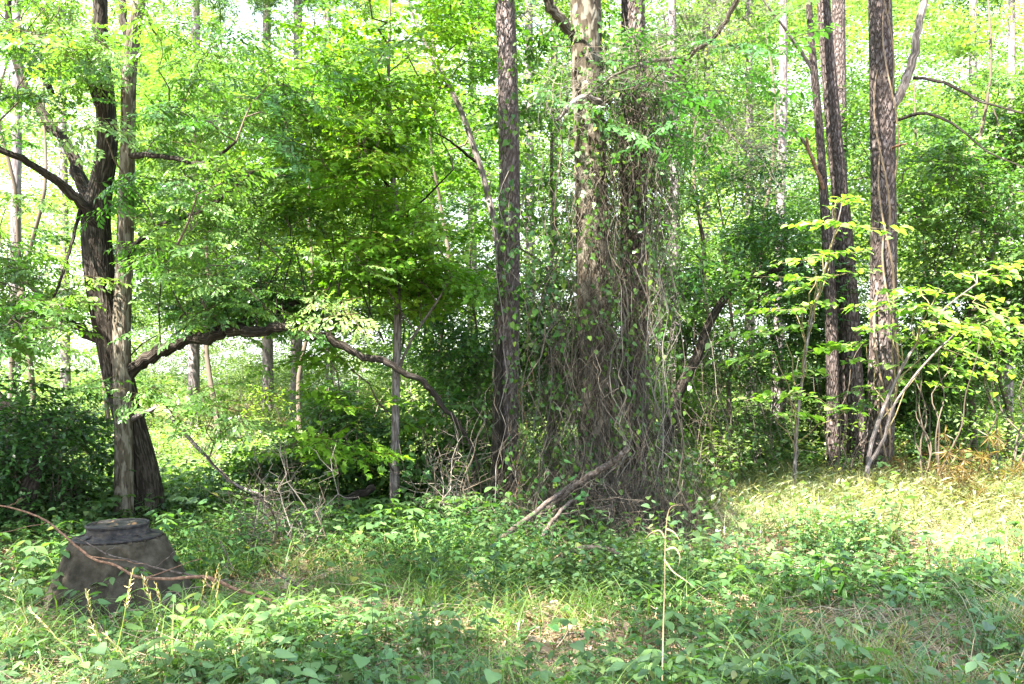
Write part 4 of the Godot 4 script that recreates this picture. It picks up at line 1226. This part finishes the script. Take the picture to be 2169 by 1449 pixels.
func manhole() -> void:
	var c := foot(253, 1280)
	c.y = gh(c.x, c.z)
	var t := thing("manhole", "dark concrete manhole cone with iron frame standing in the weeds at left", "manhole", c)
	t.rotation = Vector3(0.0, 0.4, 0.035)
	t.scale = Vector3.ONE * 1.02
	var g := Geo.new()
	var prof := []
	for q in [[0.70, -0.2], [0.625, 0.0], [0.58, 0.1], [0.535, 0.2], [0.49, 0.3], [0.445, 0.4], [0.405, 0.49], [0.39, 0.525], [0.375, 0.545], [0.36, 0.552], [0.24, 0.555]]:
		prof.append(Vector2(q[0], q[1]))
	g.lathe(prof, 56)
	for i in g.v.size():                                    # weathered, slightly lumpy casting
		var p := g.v[i]
		var k := 1.0 + 0.018 * wob.get_noise_3d(p.x * 60.0, p.y * 60.0, p.z * 60.0) + 0.03 * wob.get_noise_3d(p.x * 18.0 + 50.0, p.y * 18.0, p.z * 18.0)
		g.v[i] = Vector3(p.x * k, p.y, p.z * k)
	local(t, "concrete_cone", g.mesh(M.concrete))
	g = Geo.new()
	prof = []
	for q in [[0.28, 0.555], [0.352, 0.557], [0.356, 0.566], [0.353, 0.576], [0.28, 0.584], [0.258, 0.592], [0.25, 0.60], [0.247, 0.65], [0.254, 0.656], [0.256, 0.672], [0.250, 0.680], [0.24, 0.680], [0.237, 0.672], [0.235, 0.66], [0.18, 0.655]]:
		prof.append(Vector2(q[0], q[1]))
	g.lathe(prof, 56)
	var frame := local(t, "iron_frame", g.mesh(M.iron))
	for k in 8:                                             # gussets between neck and flange
		var gg := Geo.new()
		var a := TAU * k / 8 + 0.2
		var o := Vector3(cos(a), 0, sin(a))
		var s := Vector3(-sin(a), 0, cos(a)) * 0.007
		gg.tube([o * 0.25 + Vector3.UP * 0.60, o * 0.33 + Vector3.UP * 0.578], [0.010, 0.005], 5)
		var rib := MeshInstance3D.new()
		rib.name = "rib" if k == 0 else "rib_%03d" % k
		rib.mesh = gg.mesh(M.iron)
		frame.add_child(rib)
	g = Geo.new()
	prof = []
	for q in [[0.233, 0.645], [0.233, 0.668], [0.224, 0.672], [0.17, 0.670], [0.166, 0.674], [0.09, 0.674], [0.086, 0.670], [0.0, 0.670]]:
		prof.append(Vector2(q[0], q[1]))
	g.lathe(prof, 48)
	local(t, "iron_cover", g.mesh(M.iron))
	g = Geo.new()
	for i in 70:                                            # crumbling mortar round the flange
		var a := R.randf() * TAU
		var o := Vector3(cos(a), 0, sin(a)) * R.randf_range(0.345, 0.372)
		o.y = 0.553
		var s := R.randf_range(0.006, 0.02)
		g.tube([o - Vector3.UP * s * 0.6, o + Vector3.UP * s * 0.2, o + Vector3.UP * s * 0.7], [s, s * 0.95, s * 0.3], 6, Color(1.5, 1.5, 1.4))
	local(t, "mortar", g.mesh(M.concrete), "stuff")
	g = Geo.new()
	for i in 12:                                            # leaves lying on the cover
		var a := R.randf() * TAU
		var o := Vector3(cos(a), 0, sin(a)) * 0.2 * sqrt(R.randf())
		o.y = 0.682
		g.leaf(o, flat_dir(), up_about(0.3), R.randf_range(0.03, 0.06), 0.03, ELLIPSE, tone(0.5, 1.3) * Color(0.13, 0.09, 0.055), 0.3, 0.2)
	var dead := MeshInstance3D.new()
	dead.name = "dead_leaves"
	dead.mesh = g.mesh(M.litter)
	add_child(dead)
	dead.transform = t.transform
	tag(dead, "dead brown leaves lying on the manhole's iron cover", "leaves", "", "stuff")

func local(t: Node3D, called: String, mesh: Mesh, kind := "") -> MeshInstance3D:
	var o := part(t, called, mesh, kind)
	o.position = Vector3.ZERO
	return o

# a fallen branch: one stick with side twigs
func stick(label: String, rows: Array, mat: Material, twigs := 4, called := "fallen_branch") -> void:
	var pr := path(rows, 6)
	for i in pr[0].size():
		pr[0][i] += Vector3(R.randfn(), R.randfn(), R.randfn()) * float(pr[1][i]) * 0.16
	var t := thing(called, label, "branch", pr[0][0])
	var g := Geo.new()
	g.tube(pr[0], pr[1], 9, Color.WHITE, 0.12, wob)
	part(t, "bough", g.mesh(mat))
	for k in twigs:
		var i := R.randi_range(2, pr[0].size() - 2)
		var a: Vector3 = pr[0][i]
		var d: Vector3 = (pr[0][i + 1] - pr[0][i - 1]).normalized()
		var q := wiggle(a, a + (d + Vector3(R.randfn(), R.randfn() * 0.5 + 0.2, R.randfn()) * 0.7) * R.randf_range(0.15, 0.4), 0.012, 5)
		var gg := Geo.new()
		gg.tube(q, taper(minf(float(pr[1][i]) * 0.5, 0.008), 0.002, 6), 5)
		part(t, "twig", gg.mesh(mat))

func fallen_wood() -> void:
	stick("long thin reddish dead branch lying across the front of the manhole", [[-30, 1066, 7.9, 0.0050], [40, 1080, 7.8, 0.0065], [100, 1105, 7.7, 0.0079], [165, 1160, 7.55, 0.0086], [200, 1185, 7.5, 0.0094], [245, 1198, 7.5, 0.0101], [290, 1222, 7.5, 0.0108], [350, 1226, 7.5, 0.0115], [420, 1222, 7.6, 0.0130], [445, 1225, 7.6, 0.0137], [500, 1248, 7.65, 0.0130], [575, 1272, 7.7, 0.0086]], M.redwood, 7)
	stick("thinner grey twig over the manhole's shoulder, joining the long dead branch", [[120, 1128, 7.75, 0.0043], [170, 1143, 7.65, 0.0050], [230, 1175, 7.6, 0.0065], [280, 1188, 7.6, 0.0065], [340, 1205, 7.6, 0.0072], [430, 1224, 7.6, 0.0086]], M.deadwood, 5)
	stick("thick broken bough with pale stripped end rising in front of the wrapped pine", [[1130, 1100, 11.3, 0.026], [1180, 1062, 11.2, 0.028], [1225, 1025, 11.1, 0.03], [1262, 1000, 11.05, 0.036], [1300, 978, 11.0, 0.036], [1318, 962, 10.95, 0.032], [1326, 948, 10.95, 0.014]], M.deadwood, 4)
	stick("grey pole leaning from the ground toward the foot of the thick pale trunk", [[1000, 1195, 10.4, 0.030], [1030, 1172, 10.5, 0.031], [1085, 1122, 10.6, 0.029], [1130, 1088, 10.8, 0.028], [1170, 1056, 11.0, 0.026], [1220, 1020, 11.4, 0.02]], M.deadwood, 3)
	stick("second grey pole lying lower beside the leaning pole", [[1140, 1150, 10.5, 0.022], [1165, 1110, 10.7, 0.022], [1200, 1070, 10.9, 0.02], [1230, 1050, 11.2, 0.016]], M.deadwood, 2)
	stick("curved dead branch with pale lichen spots lying before the vine skirt", [[1155, 1215, 9.7, 0.02], [1185, 1182, 9.75, 0.026], [1225, 1164, 9.75, 0.028], [1275, 1162, 9.75, 0.03], [1300, 1170, 9.7, 0.031], [1325, 1188, 9.65, 0.03], [1365, 1192, 9.6, 0.022]], M.deadwood, 3)
	stick("dark fallen log at the shaded edge of the clearing, left of the young maple", [[660, 1100, 12.6, 0.05], [720, 1066, 12.8, 0.055], [790, 1035, 13.0, 0.05]], M.bark_dark, 1)
	stick("thin whitish stick lying on the sunlit grass strip", [[1600, 1118, 12.0, 0.010], [1690, 1120, 12.0, 0.013], [1800, 1128, 11.9, 0.012], [1850, 1136, 11.8, 0.006]], M.deadwood, 3)
	stick("grey stick hanging down from the arching limb to the weeds", [[430, 960, 10.6, 0.007], [500, 1030, 10.3, 0.008], [560, 1062, 10.1, 0.008], [585, 1110, 10.0, 0.006], [582, 1150, 9.9, 0.005]], M.bark_dark, 5)
	stick("short pale twig poking out of the weeds right of the manhole", [[465, 1145, 8.8, 0.005], [482, 1180, 8.7, 0.006], [495, 1210, 8.6, 0.005]], M.deadwood, 2)
	stick("pale twig standing before the weeds under the leaning pole", [[575, 1205, 9.0, 0.006], [600, 1225, 8.9, 0.008], [640, 1248, 8.8, 0.007], [655, 1256, 8.8, 0.004]], M.deadwood, 1)
	stick("straight dry straw coloured stick at the right edge of the shade", [[1800, 1280, 8.0, 0.005], [1840, 1305, 7.9, 0.006], [1880, 1325, 7.8, 0.005]], M.deadwood, 1)
	stick("dry forked twig low in the foreground weeds, right of centre", [[1170, 1370, 7.0, 0.006], [1220, 1340, 7.1, 0.007], [1285, 1385, 7.0, 0.004]], M.deadwood, 3)
	stick("dry twig lying in the left foreground beneath the seed stalks", [[300, 1410, 6.8, 0.004], [390, 1345, 7.1, 0.006], [430, 1332, 7.2, 0.005], [560, 1370, 7.0, 0.004]], M.deadwood, 3)

func scatter(d0: float, d1: float, count: int, kinds: Array, lots: Dictionary, open := 9.0) -> void:
	# kinds: [mat key, weight, colour a, colour b, scale, noise offset]
	for i in count:
		var d := d0 * pow(d1 / d0, R.randf())
		var x := R.randf_range(-0.6, 0.6) * d
		var z := -d
		if open < 9.0 and x > 2.3 and z < -10.5 - 0.3 * sin(x * 2.0) and z > -14.6:     # the sunny strip keeps its own grass
			continue
		if wob.get_noise_2d(x * 30.0 - 700.0, z * 30.0) > open:          # bare patches
			continue
		var best := -9.0
		var pick: Array = kinds[0]
		for k in kinds:
			var w: float = k[1] + wob.get_noise_2d(x * 16.0 + k[5] * 37.0, z * 16.0 - k[5] * 53.0) * 1.5 + R.randf() * 0.75
			if w > best:
				best = w
				pick = k
		var p := on(x, z)
		if Vector2(p.x + 3.12, p.z + 8.15).length() < 1.05:
			continue
		var s: float = pick[4] * R.randf_range(0.65, 1.45)
		lay(lots, pick[0], p, s, (pick[2] as Color).lerp(pick[3], R.randf()))

func lay(lots: Dictionary, key: String, p: Vector3, s: float, c: Color) -> void:        # a mat that lies on the slope of the ground
	var e := 0.3
	var n := Vector3(gh(p.x - e, p.z) - gh(p.x + e, p.z), 2.0 * e, gh(p.x, p.z - e) - gh(p.x, p.z + e)).normalized()
	var t := tilt(flat_dir(), n, s)
	var x := t.basis.x - n * t.basis.x.dot(n)
	t = tilt(x, n, s)
	t.origin = p - n * 0.01
	if not lots.has(key):
		lots[key] = [[], []]
	lots[key][0].append(t)
	lots[key][1].append(c)

func flora() -> void:
	var ga := Color(0.07, 0.16, 0.045)
	var gb := Color(0.185, 0.295, 0.115)
	var ya := Color(0.13, 0.23, 0.05)
	var yb := Color(0.25, 0.35, 0.09)
	var la := Color(0.22, 0.135, 0.08)
	var lb := Color(0.46, 0.33, 0.22)
	var da := Color(0.035, 0.09, 0.035)
	var sa := Color(0.34, 0.26, 0.14)
	var sb := Color(0.5, 0.42, 0.26)
	var lots := {}
	scatter(3.6, 17.0, 760, [["litter0", 0.1, la, lb, 1.0, 1.0], ["litter1", 0.1, la, lb, 1.0, 2.0]], lots)
	scatter(4.4, 13.5, 450, [["round0", 0.25, ga, gb, 1.0, 3.0], ["round1", 0.1, ga, gb, 0.9, 4.0], ["round2", 0.12, ga, gb, 1.05, 5.0], ["three0", 0.2, ga, gb, 1.0, 6.0], ["three1", 0.05, ga, gb, 1.0, 7.0], ["creeper", 0.3, ga, gb, 1.0, 8.0], ["grass0", 0.05, ya, yb, 1.0, 9.0], ["grass1", 0.0, sa, sb, 0.8, 10.0]], lots, 0.07)
	scatter(4.2, 10.5, 110, [["grass0", 0.1, ga, gb, 1.0, 11.0], ["grass1", 0.1, ya, yb, 0.9, 12.0]], lots)
	scatter(12.0, 20.0, 420, [["round0", 0.1, ga, gb, 1.4, 13.0], ["creeper", 0.2, ga, gb, 1.4, 14.0], ["three1", 0.1, ga, gb, 1.5, 15.0]], lots, 8.0)
	scatter(8.6, 15.0, 150, [["weed0", 0.2, da, ga, 0.9, 21.0], ["weed1", 0.2, da, gb, 0.9, 22.0], ["three0", -0.1, ga, gb, 1.3, 23.0]], lots, 0.12)
	scatter(5.2, 8.6, 40, [["weed0", 0.2, ga, gb, 0.6, 24.0], ["weed1", 0.2, ga, gb, 0.6, 25.0]], lots, 0.1)
	scatter(5.0, 16.0, 240, [["sticks", 0.1, Color(0.7, 0.65, 0.6), Color(1.5, 1.35, 1.2), 0.8, 16.0]], lots)
	scatter(9.6, 14.5, 150, [["litter0", 0.1, la * 0.7, lb * 0.8, 0.9, 31.0], ["sticks", 0.1, Color(0.5, 0.46, 0.42), Color(1.3, 1.2, 1.1), 0.9, 32.0], ["weed0", 0.0, da, ga, 0.8, 33.0]], lots, 8.0)
	# single small mats close round the manhole
	for i in 110:
		var a := R.randf() * TAU
		var r := R.randf_range(0.45, 1.0)
		lay(lots, ["round0", "three0", "creeper", "litter0"][i % 4], on(-3.13 + cos(a) * (r + 0.35), -8.15 + sin(a) * (r + 0.35)), 0.4, ga.lerp(gb, R.randf()) if i % 4 < 3 else la)
	for i in 22:
		var a := R.randf() * TAU
		lay(lots, "weed0" if i % 2 == 0 else "weed1", on(-3.13 + cos(a) * 1.08, -8.15 + sin(a) * 1.08), 0.42, ga.lerp(gb, R.randf()))
	# the open strip on the right: fine stilt grass
	for i in 330:
		var x := R.randf_range(2.4, 9.8)
		var z := R.randf_range(-14.8, -10.6) - (x - 5.0) * 0.06
		if x < 3.4 and z > -11.4 or R.randf() < (z + 12.4) * 0.3:
			continue
		lay(lots, "stilt" if R.randf() < 0.7 else "grass1", on(x, z), R.randf_range(0.7, 1.1), Color(0.18, 0.25, 0.10).lerp(Color(0.46, 0.45, 0.30), R.randf()))
	for i in 130:                                            # bleached straw along the near edge of the strip
		var x := R.randf_range(2.6, 8.0)
		lay(lots, "litter1", on(x, R.randf_range(-13.8, -10.2)), 0.8, lb.lerp(Color(0.55, 0.42, 0.34), R.randf()))
	var text := {
		"litter0": ["leaf_litter", "brown dead leaves and pine straw covering the forest soil"], "litter1": ["pine_straw_litter", "dry needles and curled leaves between the low plants"],
		"round0": ["ground_cover", "low heart leaved green seedlings all over the foreground"], "round1": ["oval_ground_cover", "low oval leaved seedlings among the heart leaved ones"],
		"round2": ["tall_ground_cover", "taller heart leaved plants scattered through the foreground"], "three0": ["three_leaf_vine", "three leaflet vines carpeting the forest floor"],
		"three1": ["five_leaf_vine", "five leaflet creepers spreading on the forest floor"], "creeper": ["creeper", "small leaved creeper running through the shaded weeds"],
		"weed0": ["weeds", "knee high narrow leaved weeds before the tree line"], "weed1": ["broad_weeds", "knee high broad leaved weeds before the tree line"],
		"grass0": ["grass", "short green grass tufts in the foreground"], "grass1": ["long_grass", "long yellowish grass blades in the foreground and sunlit strip"],
		"stilt": ["stilt_grass", "fine leafy grass glowing in the sunlit strip at right"], "sticks": ["fallen_twigs", "fine dead twigs strewn over the forest floor"]}
	for key in lots:
		var o := many(self, text[key][0], F[key][lots[key][0].size() % 2], lots[key][0], lots[key][1])
		tag(o, text[key][1], "ground cover", "", "stuff")

func stalks_and_seedlings() -> void:
	# dry seed stalks in the left foreground: [tip px, tip py, foot px, foot py, depth]
	var spots := [[65, 1292, 235, 1470, 6.0, "seed stalk at far left leaning left with yellow spikelets"], [182, 1252, 215, 1345, 6.7, "short pale seed stalk left of the manhole's middle"], [281, 1210, 235, 1460, 6.2, "tall upright golden seed stalk before the manhole"], [303, 1225, 345, 1330, 6.9, "brownish seed stalk leaning right before the manhole"], [330, 1238, 352, 1320, 7.0, "small brown seed stalk right of the manhole's middle"], [462, 1198, 436, 1312, 7.2, "thin pale grass stalk at the manhole's right side"], [465, 1222, 452, 1300, 7.1, "bent grass stalk with drooping tip right of the manhole"], [436, 1218, 415, 1275, 7.2, "short seed stalk under the long dead branch"], [44, 1408, 165, 1425, 5.7, "nearly flat seed stalk in the bottom left corner"], [222, 1345, 310, 1460, 5.9, "golden grass stalk crossing the bottom left foreground"], [190, 1318, 250, 1440, 6.1, "pale leaning seed stalk between two golden ones at left"]]
	for s in spots:
		var top := at(s[0], s[1], s[4])
		var base := at(s[2], s[3], s[4] + 0.1)
		var ground_y := gh(base.x, base.z)
		if base.y > ground_y:
			base = on(base.x + (base.x - top.x) * 0.3, base.z)
		var t := thing("grass_stalk", s[5], "grass", base, "seeding grass stalks in the left foreground")
		var g := Geo.new()
		var q := wiggle(base, top, 0.008, 6)
		q = smooth(q, taper(0.0035, 0.0012, 7), 3)[0]
		g.tube(q, taper(0.005, 0.002, q.size()), 5, Color(0.30, 0.36, 0.08))
		part(t, "stalk", g.mesh(M.leaf))
		g = Geo.new()
		var d := (top - q[q.size() * 2 / 3] as Vector3).normalized()
		for i in 22:
			var f := i / 21.0
			var p: Vector3 = (q[q.size() * 2 / 3] as Vector3).lerp(top, f)
			var ax := (d + Vector3(R.randfn(), R.randfn(), R.randfn()) * 0.32).normalized()
			g.blade(p, ax, up_about(1.0), R.randf_range(0.024, 0.05), 0.0075, Color(0.6, 0.5, 0.24) * tone(0.8, 1.2))
		part(t, "seed_head", g.mesh(M.litter))
	# the tall dry straw stalk in the middle foreground with curled dry leaves
	var t := thing("dry_stalk", "tall straw coloured dead grass stalk with curled leaves in the middle foreground", "grass", foot(1402, 1480))
	var pr := path([[1402, 1500, 5.6, 0.0042], [1403, 1440, 5.62, 0.0042], [1405, 1330, 5.62, 0.0038], [1408, 1230, 5.62, 0.0035], [1409, 1150, 5.62, 0.0031], [1414, 1092, 5.62, 0.0028], [1424, 1072, 5.6, 0.0021], [1446, 1070, 5.58, 0.0010]], 4)
	pr[0].insert(0, foot(1402, 1480))
	pr[1].insert(0, 0.0042)
	var g := Geo.new()
	g.tube(pr[0], pr[1], 6, Color(0.46, 0.35, 0.2))
	part(t, "stalk", g.mesh(M.litter))
	for rows in [[[1407, 1185, 5.6, 0], [1425, 1210, 5.55, 0], [1450, 1228, 5.5, 0], [1478, 1250, 5.5, 0]], [[1408, 1140, 5.6, 0], [1398, 1124, 5.6, 0], [1380, 1128, 5.6, 0], [1366, 1142, 5.6, 0]], [[1410, 1165, 5.6, 0], [1428, 1160, 5.6, 0], [1440, 1178, 5.6, 0], [1437, 1200, 5.6, 0]], [[1412, 1120, 5.6, 0], [1428, 1128, 5.6, 0], [1440, 1146, 5.6, 0]]]:
		g = Geo.new()
		var q: Array = path(rows, 4)[0]
		g.strip(q, 0.010, Vector3(0.3, 0.4, 1), Color(0.44, 0.34, 0.2))
		part(t, "dry_leaf", g.mesh(M.litter))
	# the plant with hanging lance leaves
	for sp in [[1742, 1300, 1738, 1186, 8.4, "upright plant with drooping lance shaped leaves in the shaded weeds"], [1783, 1302, 1790, 1222, 8.3, "smaller drooping lance leaved plant right of the tall one"]]:
		var base := foot(sp[0], sp[1])
		var top := at(sp[2], sp[3], -base.z)
		var pl := thing("lance_leaf_plant", sp[5], "plant", base)
		g = Geo.new()
		var q := wiggle(base, top, 0.006, 5)
		g.tube(q, taper(0.005, 0.003, 6), 5, Color(0.14, 0.1, 0.05))
		part(pl, "stem", g.mesh(M.leaf))
		for i in 11:
			var p := base.lerp(top, 0.35 + 0.65 * i / 10.0)
			var a := i * 2.4
			g = Geo.new()
			var ax := Vector3(cos(a) * 0.6, -0.75 + (0.6 if i == 10 else 0.0), sin(a) * 0.6).normalized()
			g.leaf(p, ax, Vector3(cos(a), 0.8, sin(a)), R.randf_range(0.13, 0.19), 0.036, LANCE, Color(0.09, 0.22, 0.035) * tone(0.9, 1.2), 0.2, 0.15)
			part(pl, "leaf", g.mesh(M.leaf))
	# big-leaved seedlings that can be told apart
	var lm := []
	for i in 4:
		g = Geo.new()
		var z: float = [0.085, 0.075, 0.095, 0.065][i]
		g.leaf(Vector3.ZERO, Vector3(1, -0.15, 0).normalized(), Vector3.UP, z, z * 0.95, HEART, [Color(0.10, 0.23, 0.08), Color(0.14, 0.28, 0.10), Color(0.08, 0.19, 0.07), Color(0.24, 0.38, 0.07)][i], 0.1, 0.12)
		lm.append(g.mesh(M.leaf))
	var seeds := [
		[1095, 1165, 9.9, 6, 0, "heart leaved sprig in front of the leaning pole's lower end"], [1050, 1170, 10.0, 4, 0, "heart leaved sprig just left of its larger twin by the leaning pole"],
		[1120, 1345, 0.0, 3, 2, "broad heart leaved seedling in the centre foreground"], [1155, 1350, 0.0, 3, 0, "second broad seedling touching the one in the centre foreground"],
		[310, 1425, 0.0, 3, 1, "bright sunlit seedling before the manhole at the bottom left"], [262, 1430, 0.0, 3, 0, "seedling left of the bright sunlit one at the bottom left"],
		[645, 1280, 0.0, 2, 1, "pale seedling in the weeds right of the long dead branch's end"], [600, 1285, 0.0, 3, 1, "seedling with light leaves under the end of the long dead branch"],
		[1578, 1228, 0.0, 2, 1, "single pale folded leaf pair standing at the edge of the shade"], [1210, 1298, 0.0, 3, 1, "light heart leaved seedling below the curved branch"],
		[1270, 1440, 0.0, 3, 3, "yellow green seedling at the bottom edge near the dry stalk"], [1340, 1220, 0.0, 5, 0, "heart leaved seedling right of the curved dead branch"],
		[1310, 1235, 0.0, 4, 1, "heart leaved seedling under the curved dead branch"], [1690, 1385, 0.0, 4, 2, "dark broad seedling in the right foreground"],
		[1722, 1400, 0.0, 3, 0, "round leaved seedling right of the dark broad one"], [2090, 1325, 0.0, 4, 0, "broad seedling near the right edge in the foreground"],
		[1960, 1400, 0.0, 4, 2, "bluish broad seedling low at the right"], [2130, 1435, 0.0, 4, 2, "dark broad seedling in the bottom right corner"],
		[1480, 1420, 0.0, 4, 0, "broad seedling right of the dry stalk's foot"], [1360, 1400, 0.0, 3, 0, "broad seedling left of the dry stalk's foot"],
		[980, 1400, 0.0, 4, 1, "light broad seedling at the bottom, left of centre"], [840, 1430, 0.0, 4, 1, "light seedling at the bottom edge under the young maple"],
		[720, 1390, 0.0, 4, 0, "broad seedling in the left middle foreground"], [520, 1400, 0.0, 4, 1, "sunny seedling at the bottom, right of the seed stalks"],
		[1530, 1330, 0.0, 4, 0, "seedling right of the dry stalk's middle"], [1620, 1300, 0.0, 4, 2, "dark seedling left of the lance leaved plant"],
		[1870, 1300, 0.0, 4, 0, "seedling right of the smaller lance leaved plant"], [1990, 1230, 0.0, 4, 2, "dark seedling near the shade's edge at the right"],
		[2070, 1190, 0.0, 4, 0, "bushy seedling on the border of the sunlit strip at the right"], [900, 1290, 0.0, 4, 1, "seedling in the weeds below the leaning pole's foot"],
		[1430, 1010, 11.6, 5, 1, "sprig of bright heart leaves at the right of the vine skirt"], [1230, 1050, 11.0, 6, 0, "sprig of heart leaves on the broken bough"],
		[1200, 1010, 11.3, 5, 0, "sprig of heart leaves above the leaning pole"], [455, 1310, 0.0, 5, 1, "pale leaved seedling right of the manhole's foot"],
		[250, 1325, 0.0, 5, 1, "ivy like seedling before the manhole's foot"], [310, 1305, 0.0, 4, 1, "ivy like seedling touching the manhole's right foot"]]
	for s in seeds:
		var base: Vector3 = foot(s[0], s[1] + 22) if s[2] == 0.0 else below(s[0], s[2])
		var pl := thing("heart_leaf_seedling", s[5], "plant", base, "heart leaved seedlings")
		var height := R.randf_range(0.1, 0.2)
		if s[2] > 0.0:
			height = at(s[0], s[1], s[2]).y - base.y
		g = Geo.new()
		var tops := []
		for i in s[3]:
			var top := base + Vector3(R.randfn() * 0.07, height * R.randf_range(0.75, 1.15) if s[2] == 0.0 else height + R.randfn() * 0.08, R.randfn() * 0.07)
			g.tube([base, base.lerp(top, 0.6) + Vector3(0, 0.02, 0), top], [0.0025, 0.002, 0.0015], 4, Color(0.12, 0.18, 0.06))
			tops.append(top)
		part(pl, "stem", g.mesh(M.leaf))
		for top: Vector3 in tops:
			var o := part(pl, "leaf", lm[s[4]])
			var tr := tilt(flat_dir(0.1), (up_about(0.25) + Vector3(0, 0, 0.25)).normalized(), R.randf_range(0.8, 1.3))
			o.basis = tr.basis
			o.position = top - pl.position
